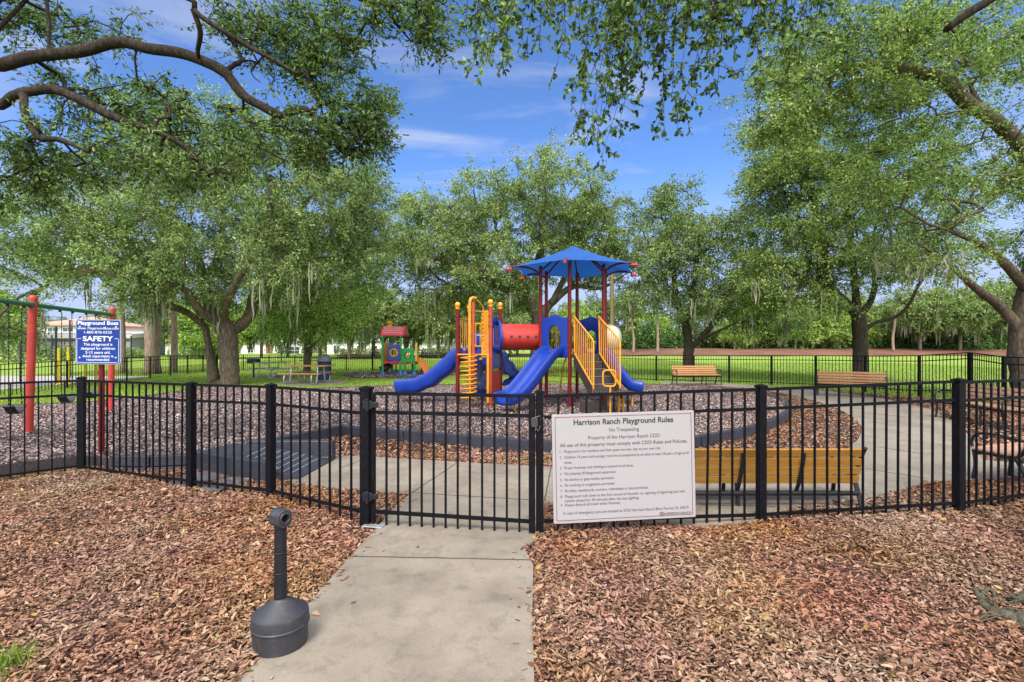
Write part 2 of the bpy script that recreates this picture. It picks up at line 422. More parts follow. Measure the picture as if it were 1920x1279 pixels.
# paved court beyond the left fence
MB().slab([(-42, 18), (-18.4, 18), (-18.4, 26), (-42, 27)], -.05, .02).build('court_paving', mat('court_grey', (.36, .33, .31), .9, bump=.2), kind='structure')

# ------------------------------------------------------------------ loose material
rng = np.random.default_rng(11)
def inside(P, poly):
    poly = np.asarray(poly); x, y = P[:, 0], P[:, 1]; r = np.zeros(len(P), bool); n = len(poly)
    for i in range(n):
        x0, y0 = poly[i]; x1, y1 = poly[i - 1]
        c = ((y0 > y) != (y1 > y))
        with np.errstate(divide='ignore', invalid='ignore'):
            r ^= c & (x < (x1 - x0) * (y - y0) / (y1 - y0 + 1e-12) + x0)
    return r

def sample_wedge(n, y0, y1, xl=-1.12, xr=1.12):
    """points in the view wedge, evenly spread over the ground"""
    Y = np.sqrt(rng.uniform(y0 ** 2, y1 ** 2, n)); X = Y * rng.uniform(xl, xr, n)
    return np.stack([X, Y], 1)

def relief(P):
    x, y = P[:, 0], P[:, 1]
    return .012 * np.sin(x * 2.1 + 1.3 * np.sin(y * 1.7)) + .012 * np.sin(y * 2.9 + x * .8) + .008 * np.sin(x * 5.3 - y * 4.1)

def chips(P, z, L0, L1, W, thick, tilt=.3):
    n = len(P)
    L = rng.uniform(L0, L1, n) * rng.uniform(.7, 1.25, n); Wd = L * rng.uniform(W * .6, W * 1.4, n)
    yaw = rng.uniform(0, 2 * np.pi, n); ti = rng.normal(0, tilt, n); ro = rng.normal(0, tilt * 1.3, n)
    ax = np.stack([np.cos(yaw) * np.cos(ti), np.sin(yaw) * np.cos(ti), np.sin(ti)], 1)
    up = np.array([0, 0, 1.0]); sd_ = np.cross(np.broadcast_to(up, ax.shape), ax); sd_ /= np.linalg.norm(sd_, axis=1)[:, None]
    nr = np.cross(ax, sd_)
    sd_ = sd_ * np.cos(ro)[:, None] + nr * np.sin(ro)[:, None]; nr = np.cross(ax, sd_)
    c = np.column_stack([P, z + rng.uniform(0, thick, n)])
    bend = (rng.normal(.0, .10, n) * L)[:, None] * nr
    h = (ax * L[:, None] / 2); s = sd_ * Wd[:, None] / 2
    k = lambda a, b: rng.uniform(a, b, n)[:, None]
    v = np.stack([c - h * k(.8, 1.1) - s * k(.3, .9), c - h * k(.8, 1.1) + s * k(.3, .9),
                  c + s * k(.8, 1.2) + bend, c - s * k(.8, 1.2) + bend,
                  c + h * k(.8, 1.1) - s * k(.2, .9), c + h * k(.8, 1.1) + s * k(.2, .9)], 1).reshape(-1, 3)
    i = np.arange(n)[:, None] * 6
    f = np.concatenate([i + np.array([[0, 3, 2, 1]]), i + np.array([[3, 4, 5, 2]])])
    return v, f

M_bark = island_mat('bark_chip', [(0, (0.049, 0.023, 0.014)), (.18, (0.121, 0.056, 0.032)), (.4, (0.234, 0.114, 0.066)), (.62, (0.291, 0.151, 0.090)), (.82, (0.339, 0.193, 0.120)), (1, (0.379, 0.261, 0.171))], .8, noise_scale=.9, noise_amt=.35, huev=.022)
M_rub = island_mat('rubber_chip', [(0, (0.039, 0.030, 0.029)), (.3, (0.154, 0.117, 0.118)), (.55, (0.265, 0.198, 0.194)), (.75, (0.353, 0.261, 0.242)), (.92, (0.441, 0.313, 0.252)), (1, (0.551, 0.438, 0.378))], .75, noise_scale=.5, noise_amt=.25)

# bark: near zone (dense), then further in
P = sample_wedge(620000, 1.3, 7.6, -1.75, 1.75)
P = P[~inside(P, WALK) & ~inside(P, PLAY)]
dens = np.clip(1.25 - (P[:, 1] - 2.2) / 9, .3, 1); P = P[rng.uniform(0, 1, len(P)) < dens]
nb = rng.uniform(0, 1, len(P)); Pa, Pb, Pc = P[nb < .62], P[(nb >= .62) & (nb < .67)], P[nb >= .67]
q1 = chips(Pa, .006 + np.clip(relief(Pa), -.01, 1), .018, .05, .38, .028); q2 = chips(Pb, .012 + np.clip(relief(Pb), -.01, 1), .045, .085, .14, .03, .2); q3 = chips(Pc, .016 + np.clip(relief(Pc), -.01, 1), .008, .022, .5, .025)
v1 = np.concatenate([q1[0], q2[0], q3[0]]); f1 = np.concatenate([q1[1], q2[1] + len(q1[0]), q3[1] + len(q1[0]) + len(q2[0])])
P2 = sample_wedge(230000, 4.0, 20, -.8, 1.45)
P2 = P2[inside(P2, BED) & ~inside(P2, WALK) & ~inside(P2, PLAY)]
v2, f2 = chips(P2, .008, .032, .07, .4, .035)
# a thin scatter strayed over the slab edges
P3 = sample_wedge(26000, 2.3, 7); P3 = P3[inside(P3, WALK)]
W_ = np.asarray(WALK); dmin = np.full(len(P3), 9.0)
for i in range(len(W_)):
    a, b_ = W_[i - 1], W_[i]; d = b_ - a; t = np.clip(((P3 - a) @ d) / (d @ d), 0, 1)
    dmin = np.minimum(dmin, np.linalg.norm(P3 - (a + t[:, None] * d), axis=1))
P3 = P3[rng.uniform(0, 1, len(P3)) < np.exp(-dmin / .045) * .7 + .002]
v3, f3 = chips(P3, ZW + .002, .015, .05, .4, .006, .08)
V = np.concatenate([v1, v2, v3]); Fc = np.concatenate([f1, f2 + len(v1), f3 + len(v1) + len(v2)])
o = np_mesh('bark_mulch', V, [Fc], M_bark); o['kind'] = 'stuff'

P = sample_wedge(470000, 4.6, 20.5, -1.4, .75); P = P[inside(P, PLAY)]
dens = np.clip(8.5 / P[:, 1], .25, 1); P = P[rng.uniform(0, 1, len(P)) < dens]
v1, f1 = chips(P, ZS, .022, .05, .5, .022, .35)
P2 = np.column_stack([rng.uniform(-9.2, -3, 9000), rng.uniform(24.4, 30, 9000)]); P2 = P2[inside(P2, RING)]
v2, f2 = chips(P2, .05, .06, .12, .5, .03)
o = np_mesh('rubber_mulch', np.concatenate([v1, v2]), [np.concatenate([f1, f2 + len(v1)])], M_rub); o['kind'] = 'stuff'
# reddish bark blown in along the inside of the border
B_ = np.asarray(BORDER); P = sample_wedge(120000, 6, 20.5, -1.1, .75); P = P[inside(P, PLAY)]
dmin = np.full(len(P), 9.0)
for i in range(1, len(B_)):
    a, b_ = B_[i - 1], B_[i]; d = b_ - a; t = np.clip(((P - a) @ d) / (d @ d), 0, 1)
    dmin = np.minimum(dmin, np.linalg.norm(P - (a + t[:, None] * d), axis=1))
P = P[rng.uniform(0, 1, len(P)) < np.exp(-dmin / .8) * .55 + .03]
v1, f1 = chips(P, ZS + .012, .035, .07, .4, .02)
o = np_mesh('strayed_bark', v1, [f1], M_bark); o['kind'] = 'stuff'

# grass blades
M_blade = island_mat('grass_blade', [(0, (0.111, 0.177, 0.019)), (.5, (0.199, 0.297, 0.035)), (1, (0.310, 0.401, 0.095))], .6, trans=.35, noise_scale=.15, noise_amt=.3, tcol=(.9, 1, .4))
def blades(P, z, h0, h1, w, lean=.35):
    n = len(P); yaw = rng.uniform(0, 2 * np.pi, n); h = rng.uniform(h0, h1, n)
    dx = np.stack([np.cos(yaw), np.sin(yaw), np.zeros(n)], 1) * (w * rng.uniform(.6, 1.3, n))[:, None]
    la = rng.uniform(0, 2 * np.pi, n); le = np.abs(rng.normal(0, lean, n)) * h
    base = np.column_stack([P, np.broadcast_to(z, n)]); tip = base + np.stack([np.cos(la) * le, np.sin(la) * le, h], 1)
    v = np.stack([base - dx, base + dx, tip], 1).reshape(-1, 3)
    return v, (np.arange(n)[:, None] * 3 + np.array([[0, 1, 2]]))
P = np.column_stack([rng.uniform(-26, 16, 330000), 11 + 44 * rng.uniform(0, 1, 330000) ** 1.4])
P = P[(np.abs(P[:, 0]) < P[:, 1] * 1.1) & ~inside(P, PLAY) & ~inside(P, BED) & ~inside(P, RING) & ~inside(P, WALK)]
P = P[~((P[:, 0] < -18.4) & (P[:, 1] > 18) & (P[:, 1] < 26))]
v1, f1 = blades(P, 0, .03, .075, .012)
Pq = np.column_stack([rng.uniform(8, 34, 60000), rng.uniform(15, 45, 60000)]); Pq = Pq[~inside(Pq, BED) & ~inside(Pq, WALK)]
v2, f2 = blades(Pq, 0, .03, .075, .014)
# tuft in the front left corner and weeds beside slab and border
c = gp(0, 1262); Pt = c.xy[:] + rng.normal(0, .055, (260, 2)) * np.array([1, 1.3]); v3, f3 = blades(Pt, .01, .04, .11, .004, .6)
cs = []
for (x, y, k, sc, hh) in ((745, 815, 60, .05, .14), (380, 905, 20, .03, .06), (1516, 972, 26, .04, .06), (378, 1078, 16, .03, .05), (620, 1090, 10, .03, .04)):
    c = gp(x, y); cs.append(blades(np.array(c.xy[:]) + rng.normal(0, sc, (k, 2)), .01, hh * .5, hh, .004, .5))
vs = [v1, v2, v3] + [c[0] for c in cs]; fs = [f1, f2, f3] + [c[1] for c in cs]
off = 0; ff = []
for v_, f_ in zip(vs, fs): ff.append(f_ + off); off += len(v_)
o = np_mesh('grass', np.concatenate(vs), [np.concatenate(ff)], M_blade); o['kind'] = 'stuff'
# ================================================================== MATERIALS OF THE THINGS
M_black = mat('black_powder_coat', (.004, .004, .0065), .5, .2, 12, spec=.14, dirt=.1)
M_iron = mat('black_cast_iron', (.011, .012, .016), .45, .25, 20, bump=.1, bscale=150, dirt=.2, spec=.35)
M_plast = mat('charcoal_plastic', (.03, .03, .037), .5, .15, 8, bump=.12, bscale=220, dirt=.4)
M_plast0 = mat('black_plastic', (.012, .012, .016), .45, .15, 8, bump=.1, bscale=220, dirt=.2, spec=.3)
M_plast2 = mat('slate_plastic', (.03, .032, .046), .48, .2, 5, bump=.15, bscale=120, dirt=.35)
M_matplate = mat('worn_grey_rubber', (.075, .075, .085), .8, .2, 9, bump=.3, bscale=160, dirt=.5)
M_blue = mat('blue_moulded_plastic', (.006, .036, .29), .3, .1, 4, spec=.5, coat=.1, bump=.06, bscale=90, dirt=.16)
M_fabric = mat('blue_shade_cloth', (.008, .085, .33), .85, .12, 3, bump=.15, bscale=400)
M_red = mat('red_moulded_plastic', (.46, .035, .025), .42, .18, 5, dirt=.12)
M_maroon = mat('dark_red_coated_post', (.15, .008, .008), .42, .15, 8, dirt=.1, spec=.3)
M_swingred = mat('red_swing_post', (.43, .04, .026), .45, .15, 7, dirt=.15)
M_yellow = mat('yellow_coated_steel', (.64, .265, .012), .42, .16, 8, dirt=.12)
M_gold = mat('golden_moulded_plastic', (.75, .33, .02), .35, .1, 8)
M_lemon = mat('lemon_paint', (.75, .55, .03), .5, .12, 8)
M_orange = mat('orange_moulded_plastic', (.75, .22, .02), .35, .1, 8)
M_green = mat('green_coated_steel', (.012, .13, .055), .35, .15, 8)
M_kgreen = mat('green_moulded_plastic', (.012, .3, .06), .35, .1, 8)
M_brownst = mat('brown_coated_deck', (.045, .032, .03), .6, .2, 10, bump=.2, bscale=120)
M_grey = mat('galvanised_steel', (.45, .46, .47), .4, .15, 20, metal=.6)
M_pink = mat('faded_pink_roof', (.8, .1, .13), .5, .1, 8)
M_cream = mat('cream_moulded_plastic', (.5, .47, .36), .35, .06, 5)
M_white = mat('white_enamel_board', (.35, .335, .345), .35, .03, 2, spec=.4)
M_ink = mat('black_print', (.02, .02, .02), .6, .05)
M_redink = mat('red_print_line', (.2, .05, .07), .6, .05)
M_signblue = mat('blue_sign_face', (.008, .038, .245), .4, .08, 4, spec=.3)
M_signwhite = mat('white_print', (.75, .78, .82), .5, .03)
M_signedge = mat('pale_sign_edge', (.3, .36, .5), .5, .05)

def wood_mat(name, c0, c1, c2, axis=0, scale=1.0, rough=.5):
    m, nt, b, out = new_mat(name)
    tc = N(nt, 'ShaderNodeTexCoord'); mp = N(nt, 'ShaderNodeMapping')
    s = [18.0 * scale] * 3; s[axis] = .9 * scale; mp.inputs['Scale'].default_value = s
    nt.links.new(tc.outputs['Object'], mp.inputs['Vector'])
    nz = N(nt, 'ShaderNodeTexNoise', Scale=1.6, Detail=8.0, Roughness=.65, Distortion=.8); nt.links.new(mp.outputs[0], nz.inputs['Vector'])
    g = N(nt, 'ShaderNodeNewGeometry')
    ad = N(nt, 'ShaderNodeMath', operation='MULTIPLY_ADD'); ad.inputs[1].default_value = .22
    nt.links.new(g.outputs['Random Per Island'], ad.inputs[0]); nt.links.new(nz.outputs['Fac'], ad.inputs[2])
    rp = ramp(nt, [(.36, c0), (.58, c1), (.82, c2)]); nt.links.new(ad.outputs[0], rp.inputs['Fac'])
    nt.links.new(rp.outputs[0], b.inputs['Base Color']); b.inputs['Roughness'].default_value = rough
    bp = N(nt, 'ShaderNodeBump', Strength=.2, Distance=.003); nt.links.new(nz.outputs['Fac'], bp.inputs['Height']); nt.links.new(bp.outputs['Normal'], b.inputs['Normal'])
    return m
M_slat = wood_mat('honey_bench_slats', (0.264, 0.108, 0.037), (0.370, 0.171, 0.063), (0.440, 0.225, 0.095))
M_ochre = wood_mat('ochre_bench_slats', (.27, .125, .018), (.36, .175, .026), (.43, .22, .04))
M_pale = wood_mat('sun_bleached_slats', (.42, .2, .11), (.52, .28, .17), (.6, .36, .24))
M_plank = wood_mat('brown_table_planks', (.24, .1, .035), (.36, .17, .06), (.45, .25, .1))
M_greyplank = wood_mat('weathered_table_planks', (.16, .14, .1), (.27, .24, .17), (.38, .33, .24))

# ================================================================== FENCES
def post_on(parent, p, zt, w=.068, z0=-.02, rz=0, cap=True):
    rot = Matrix.Rotation(rz, 3, 'Z')
    a = MB().box((p[0], p[1], (z0 + zt - .03) / 2), (w, w, zt - .03 - z0), rot).build('post', M_black, parent, bevel=.004)
    if cap:
        k = w / 2
        c = MB()
        c.box((p[0], p[1], zt - .022), (w + .014, w + .014, .02), rot)
        vs = [rot @ Vector((x, y, 0)) + Vector((p[0], p[1], zt - .0115)) for x, y in ((-k, -k), (k, -k), (k, k), (-k, k))]
        vs.append(Vector((p[0], p[1], zt + .004)))
        c.add(vs, [(0, 1, 4), (1, 2, 4), (2, 3, 4), (3, 0, 4)])
        c.build('post_cap', M_black, a)
    return a


def panel_on(parent, p0, p1, n, zt0, zt1, zb0=.11, zb1=.11, w=.016, rail=.027, gap=.04, foot=.09, mid=.18, name='picket_panel', wob=0, sag=0.0):
    """three rails and n pickets between two posts; one mesh"""
    A = Vector((p0[0], p0[1], 0)); B = Vector((p1[0], p1[1], 0)); d = (B - A); L = d.length; d.normalize()
    a = A + d * gap; b_ = B - d * gap; mb = MB()
    def P(t, z0, z1): 
        q = a + (b_ - a) * t; s = sag * 4 * t * (1 - t); return Vector((q.x, q.y, z0 + (z1 - z0) * t + s))
    segs = 6 if sag else 1
    for z0, z1 in ((zt0, zt1), (zt0 - mid, zt1 - mid), (zb0, zb1)):
        for s_ in range(segs):
            mb.bar(P(s_ / segs, z0, z1), P((s_ + 1) / segs, z0, z1), rail * .85, rail)
    for i in range(1, n + 1):
        t = i / (n + 1)
        q0 = P(t, zb0 - foot, zb1 - foot); q1 = P(t, zt0, zt1)
        if wob: q0 = q0 + d * random.uniform(-wob, wob)
        if wob and random.random() < .04: q1 = q1 + d * .02
        mb.bar(q0, q1, w, w, up=d)
    return mb.build(name, M_black, parent)

Pm1 = (-7.07, 5.16); P1 = (-5.60, 6.59); P2 = (-3.66, 5.78); P3 = (-2.58, 5.42); P4 = (-1.318, 4.583)
G5 = (.238, 4.354); P5 = (2.306, 4.69); P6 = (4.40, 4.99); P7 = (6.2, 5.59)
fl = thing('picket_fence', 'black metal picket fence in the foreground, running left from the gate', 'fence', (P4[0], P4[1], 0), group='black picket fence sections')
for a, w_, zt, rz in ((Pm1, .068, 1.235, .7), (P1, .075, 1.235, .3), (P2, .078, 1.226, -.3), (P3, .075, 1.235, -.4), (P4, .088, 1.275, -.2)):
    post_on(fl, a, zt, w_, rz=rz)
panel_on(fl, Pm1, P1, 15, 1.185, 1.18, .07, .075, wob=.004)
panel_on(fl, P1, P2, 15, 1.18, 1.19, .06, .09, wob=.004)
panel_on(fl, P2, P3, 8, 1.19, 1.195, .09, .09, wob=.004)
panel_on(fl, P3, P4, 8, 1.195, 1.205, .09, .13, gap=.05, wob=.003)
fr = thing('picket_fence', 'black metal picket fence in the foreground, carrying the white rules board', 'fence', (G5[0], G5[1], 0), group='black picket fence sections')
for a, w_, zt, rz in ((G5, .058, 1.262, .1), (P5, .07, 1.285, .15), (P6, .078, 1.32, .2), (P7, .07, 1.33, .3)):
    post_on(fr, a, zt, w_, rz=rz)
panel_on(fr, G5, P5, 15, 1.205, 1.235, .13, .075, wob=.004)
panel_on(fr, P5, P6, 15, 1.235, 1.285, .075, .09, wob=.008)
panel_on(fr, P6, P7, 15, 1.275, 1.28, .085, .06, wob=.006)

# gate
ga, gb = Vector((-1.235, 4.565, 0)), Vector((.172, 4.364, 0)); gd = (gb - ga).normalized()
gate = thing('gate', 'closed black metal picket gate across the concrete path', 'gate', (ga.x, ga.y, 0))
panel_on(gate, ga, gb, 12, 1.21, 1.205, .145, .125, w=.017, rail=.03, gap=-.0, foot=.125, mid=.17)
MB().box((gb.x, gb.y, .62), (.052, .052, 1.22), Matrix.Rotation(math.atan2(gd.y, gd.x), 3, 'Z')).build('stile', M_black, gate, bevel=.004)
MB().box((ga.x - .012, ga.y + .002, .62), (.03, .04, 1.19), Matrix.Rotation(math.atan2(gd.y, gd.x), 3, 'Z')).build('hinge_stile', M_black, gate, bevel=.003)
for z in (1.11, .29):
    mb = MB(); c = Vector((-1.29, 4.525, z))
    mb.box(c, (.085, .028, .075)); mb.tube([c + Vector((.0, -.02, -.055)), c + Vector((.0, -.02, .055))], .017, 10)
    mb.box(c + Vector((.065, .0, 0)), (.06, .02, .05))
    mb.build('hinge', M_plast0, gate, bevel=.005)
mb = MB(); c = gb + Vector((.02, -.035, .985))
mb.box(c, (.055, .03, .075)); mb.tube([c + Vector((-.02, -.01, .03)), c + Vector((.045, -.01, .055)), c + Vector((.055, 0, .02))], .008, 6)
mb.tube([c + Vector((.0, -.02, -.03)), c + Vector((.03, -.03, -.07)), c + Vector((.05, -.02, -.03))], .007, 6)
mb.build('latch', M_plast, gate, bevel=.003)
# small stop plate on the slab by the hinge post
MB().box((-1.235, 4.51, .034), (.19, .07, .012), Matrix.Rotation(-.2, 3, 'Z')).build('stop_plate', M_grey, gate, bevel=.003)

# far fences
def run_fence(name, label, pts, zt, group=None, n=13, cat='fence', pw=.055, pick=.016, base=0.0):
    r = thing(name, label, cat, (pts[0][0], pts[0][1], 0), group=group)
    zts = zt if isinstance(zt, (list, tuple)) else [zt] * len(pts)
    for i, p in enumerate(pts): post_on(r, p, zts[i] + .04, pw, cap=False)
    for i in range(len(pts) - 1):
        panel_on(r, pts[i], pts[i + 1], n, zts[i], zts[i + 1], zts[i] - 1.09, zts[i + 1] - 1.09, w=pick, rail=.028, gap=.0, foot=.07, mid=.17)
    return r
def lerp_pts(a, b, n): return [(a[0] + (b[0] - a[0]) * i / n, a[1] + (b[1] - a[1]) * i / n) for i in range(n + 1)]
rear = [(-8.8, 32), (-7.1, 31.0), (-5.35, 30.0), (-3.6, 28.95), (-1.9, 27.95), (-.2, 26.95), (1.5, 25.95), (3.2, 24.95), (4.9, 23.95), (6.55, 23), (8.0, 22.3), (9.3, 21.7), (10.5, 20.5), (11.6, 19.35), (12.2, 17.5), (12.7, 15.8), (12.95, 14.35)]
zr = [1.16] * 9 + [1.15, 1.16, 1.18, 1.2, 1.22, 1.25, 1.3, 1.42]
run_fence('picket_fence', 'black picket fence behind the benches and play structure, bordering the open field', rear, zr, 'black picket fence sections', pw=.07)
run_fence('picket_fence', 'black picket fence running past the big oak behind the farthest right bench', [(12.95, 14.3), (12.1, 12.45), (12.7, 10.6), (13.6, 8.9)], [1.42, 1.34, 1.3, 1.28], 'black picket fence sections', pw=.07)
run_fence('picket_fence', 'black picket fence behind the picnic tables, in front of distant white houses', lerp_pts((-18.6, 32), (-8.85, 32.05), 6), .98, 'black picket fence sections', n=11)
run_fence('picket_fence', 'black picket fence receding behind the swings along the paved court', lerp_pts((-16.3, 15.5), (-18.6, 31.9), 9), [1.0, 1.02, 1.04, 1.05, 1.06, 1.06, 1.05, 1.03, 1.0, .98], 'black picket fence sections', n=11)

# tall thin poles of the court netting
for i, (x, yt, yb, Y) in enumerate(((105, 612, 725, 21), (38, 640, 720, 22), (97, 628, 705, 27), (246, 630, 700, 27), (131, 600, 700, 25))):
    a = pt(x, yt, Y)
    MBp = MB().tube([(a.x, a.y, -.05), a], .04, 8)
    o = MBp.build('court_pole', M_plast2, smooth=True)
    tag(o, 'thin dark net pole standing on the paved court beyond the swings', 'pole', 'net poles around the court')
# yellow posts on the court
for x, yt, Y, l in ((110.5, 655, 20.6, 'yellow court post, leftmost of four'), (128.5, 653, 20.6, 'yellow court post right of the tallest net pole'), (158.5, 668, 22, 'yellow court post at the left edge under the blue sign'), (180, 672, 23.5, 'yellow court post just left of the red sign post')):
    a = pt(x, yt, Y)
    mb = MB().tube([(a.x, a.y, -.05), a], .055, 12); mb.lathe([(.056, -.02), (.06, 0), (.05, .03), (.02, .05)], a, 12); mb.lathe([(.1, 0), (.1, .03), (.06, .05)], (a.x, a.y, .02), 12)
    tag(mb.build('yellow_post', M_lemon, smooth=True), l, 'post', 'yellow posts on the court')

# ================================================================== BORDER TIMBERS, RAMP, MATS
def timber(a, b_, zt, label, h=.26, w=.12, group='plastic border timbers'):
    a = Vector((*a[:2], zt - h / 2)); b_ = Vector((*b_[:2], zt - h / 2))
    d = (b_ - a).normalized()
    mb = MB().bar(a + d * .006, b_ - d * .006, w, h)
    s = d.cross(Vector((0, 0, 1)))
    mb.box(a + d * .05 + Vector((0, 0, h / 2 + .004)), (.05, .05, .012))
    tag(mb.build('border_timber', M_plast2, bevel=.018, seg=3), label, 'border timber', group)
def split_line(pts, L=1.35):
    out = []
    for i in range(len(pts) - 1):
        a, b_ = Vector(pts[i]), Vector(pts[i + 1]); n = max(1, round((b_ - a).length / L))
        for k in range(n): out.append((a + (b_ - a) * (k / n), a + (b_ - a) * ((k + 1) / n)))
    return out
frontB = BORDER[:15]; backB = BORDER[14:24]; leftB = BORDER[23:]
for a, b_ in split_line(frontB): timber(a, b_, ZB + .01, 'slate plastic border timber along the near edge of the rubber mulch')
for a, b_ in split_line(backB): timber(a, b_, ZB, 'slate plastic border timber along the far edge of the rubber mulch', h=.2)
for a, b_ in split_line(leftB, 1.9): timber(a, b_, ZB, 'slate plastic border timber between rubber mulch and lawn beside the swings', h=.2)
for a, b_ in ((LEFT[6], (-4.7, 6.62)), ((-4.7, 6.62), LEFT[5])):
    timber(a, b_, .2, 'slate plastic border timber on top of its stack beside the red sign post', h=.13, group='stacked timbers by the sign post')
    timber((a[0] - .02, a[1] - .03), (b_[0] - .02, b_[1] - .03), .06, 'slate plastic border timber at the bottom of the stack beside the red sign post', h=.12, w=.13, group='bottom timbers by the sign post')

ramp_ = thing('access_ramp', 'slate plastic ramp leading from the slab up into the play area', 'ramp', (-3.1, 6.6, 0))
mb = MB(); x0, x1 = -3.42, -2.52
top = [Vector((-3.42, 6.17, .25)), Vector((-3.5, 7.08, .25))]; bot = [Vector((-2.56, 6.08, .045)), Vector((-2.5, 7.08, .045))]
mb.add([top[0], top[1], bot[1], bot[0]] + [Vector((v.x, v.y, -.02)) for v in (top[0], top[1], bot[1], bot[0])],
       [(0, 1, 2, 3), (7, 6, 5, 4), (0, 3, 7, 4), (1, 0, 4, 5), (2, 1, 5, 6), (3, 2, 6, 7)])
mb.build('ramp_deck', M_plast2, ramp_)
mb = MB()
for i in range(1, 9):
    t = i / 9.5
    a = top[0] + (bot[0] - top[0]) * t; b_ = top[1] + (bot[1] - top[1]) * t
    e = (b_ - a) * .06
    mb.bar(a + e + Vector((0, 0, .003)), b_ - e + Vector((0, 0, .003)), .016, .012)
mb.build('grip_ribs', mat('pale_grip_ribs', (.2, .2, .24), .55, .1), ramp_)
mb = MB()
mb.slab([(-4.15, 6.59), (-3.42, 6.22), (-2.92, 5.98), (-2.86, 6.08), (-3.38, 6.33), (-4.1, 6.72)], -.03, .262)
mb.build('side_wall', M_plast2, ramp_, bevel=.014)
mb = MB(); mb.slab([(-3.72, 7.1), (-2.52, 7.1), (-2.5, 7.2), (-3.72, 7.24)], -.03, .30); mb.box((-2.56, 7.03, .06), (.12, .16, .1))
mb.build('side_wall', M_plast2, ramp_, bevel=.014)
mb = MB(); mb.slab([(-4.06, 6.74), (-3.43, 6.36), (-3.5, 7.09), (-3.95, 7.2)], -.03, .252)
mb.build('landing', M_plast2, ramp_, bevel=.008)
mb = MB(); mb.tube([(-2.93, 6.02, .21), (-2.86, 6.0, .21), (-2.82, 6.06, .17)], .02, 8); mb.build('bracket', M_grey, ramp_, smooth=True)
for pts, l in ((((362, 912), (456, 884), (414, 875), (310, 903)), 'flat grey rubber paver just inside the fence, left of the ramp'), (((403, 922), (492, 893), (461, 885), (372, 916)), 'flat grey rubber paver closest to the ramp wall')):
    poly = [tuple(gp(x, y, .035).xy) for x, y in pts]
    tag(MB().slab(poly, -.02, .04).build('rubber_paver', M_matplate, bevel=.008), l, 'paver')

# ================================================================== RULES BOARD
def text_mesh(lines, M, mats, name, parent):
    """lines: (text, size, x, y, align, bold, width or None); text in the local xy plane of M"""
    for (t, size, x, y, al, bold, wid) in lines:
        vs = []; fs = []
        c = bpy.data.curves.new('lettering', 'FONT'); c.body = t; c.size = size; c.align_x = 'LEFT'; c.offset = bold; c.resolution_u = 3
        o = bpy.data.objects.new('lettering', c); COL.objects.link(o)
        bpy.context.view_layer.update()
        me = o.evaluated_get(bpy.context.evaluated_depsgraph_get()).to_mesh()
        P = [v.co.copy() for v in me.vertices]
        xs_ = [p.x for p in P]; w0 = max(xs_) - min(xs_); m0 = min(xs_); sx = (wid / w0) if wid else 1
        ww = w0 * sx; ox = x if al == 'L' else x - ww / 2 if al == 'C' else x - ww
        off = len(vs)
        vs += [M @ Vector(((p.x - m0) * sx + ox, p.y + y, 0)) for p in P]
        fs += [[i + off for i in p.vertices] for p in me.polygons]
        o.to_mesh_clear(); bpy.data.objects.remove(o); bpy.data.curves.remove(c)
        mb = MB(); mb.add(vs, fs); mb.build(name, mats, parent)

fd = Vector((P5[0] - G5[0], P5[1] - G5[1], 0)).normalized(); fn = fd.cross(Vector((0, 0, 1)))     # fn towards the camera
def on_fence(x, off): 
    t = (x - G5[0]) / (P5[0] - G5[0]); return Vector((x, G5[1] + (P5[1] - G5[1]) * t, 0)) + fn * off
bc = on_fence(.965, .045); bc.z = .592
Mb_ = frame_M(bc + fn * .03, (Matrix.Rotation(R(-4.2), 3, 'Z') @ fd), (0, 0, 1))
Mb_ = Mb_ @ Matrix.Rotation(R(1.1), 4, 'Z')
BWd, BHt = 1.262, .938
board = thing('rules_board', 'white board of printed playground rules tied to the fence right of the gate', 'sign', bc)
MB().prism(rrect(BWd, BHt, .012, 3), .008, Mb_).build('board', M_white, board, bevel=.002)
mb = MB()
hw, hh = BWd / 2 - .028, BHt / 2 - .026
for a, b_ in (((-hw, -hh), (hw, -hh)), ((hw, -hh), (hw, hh)), ((hw, hh), (-hw, hh)), ((-hw, hh), (-hw, -hh))):
    mb.bar(Mb_ @ Vector((a[0], a[1], .0048)), Mb_ @ Vector((b_[0], b_[1], .0048)), .005, .0014, up=fn)
mb.build('border_line', M_redink, board)
mb = MB()
for x in (-.6, -.22, .22, .6):
    for y in (-.455, .455): mb.lathe([(.006, 0), (.006, .006), (.002, .008)], Mb_ @ Vector((x, y, .002)), 8, rot=Mb_.to_3x3())
mb.build('bolts', M_grey, board)
tl = [('Harrison Ranch Playground Rules', .068, 0, .373, 'C', .0016, .885), ('No Trespassing', .047, 0, .307, 'C', 0, .265),
      ('Property of the Harrison Ranch CDD', .045, 0, .245, 'C', 0, .635), ('All use of this property must comply with CDD Rules and Policies.', .043, -.565, .188, 'L', .0002, 1.13)]
rules = [(1, 'Playground is for residents and their guest use only, play at your own risk.', .138, .855), (2, 'Children 14 years and younger must be accompanied by an adult at least 18 years of age at all', .088, 1.105), ('', 'times.', .043, .068),
         (3, 'Proper footwear and clothing is required at all times.', -.003, .61), (4, 'No jumping off playground equipment.', -.052, .455), (5, 'No alcohol or glass bottles permitted.', -.104, .435),
         (6, 'No smoking or e-cigarettes permitted.', -.152, .44), (7, 'No bikes, skateboards, scooters, rollerblades or pets permitted.', -.2, .735),
         (8, 'Playground will close at the first sound of thunder or sighting of lightning and will', -.248, 1.06), ('', 'remain closed for 30 minutes after the last sighting', -.286, .65), (9, 'Please discard all trash when finished.', -.322, .485)]
for n_, t, y, wd in rules:
    if n_: tl.append(('%d.' % n_, .033, -.568, y, 'L', 0, .018))
    tl.append((t, .034, -.53, y, 'L', 0, wd))
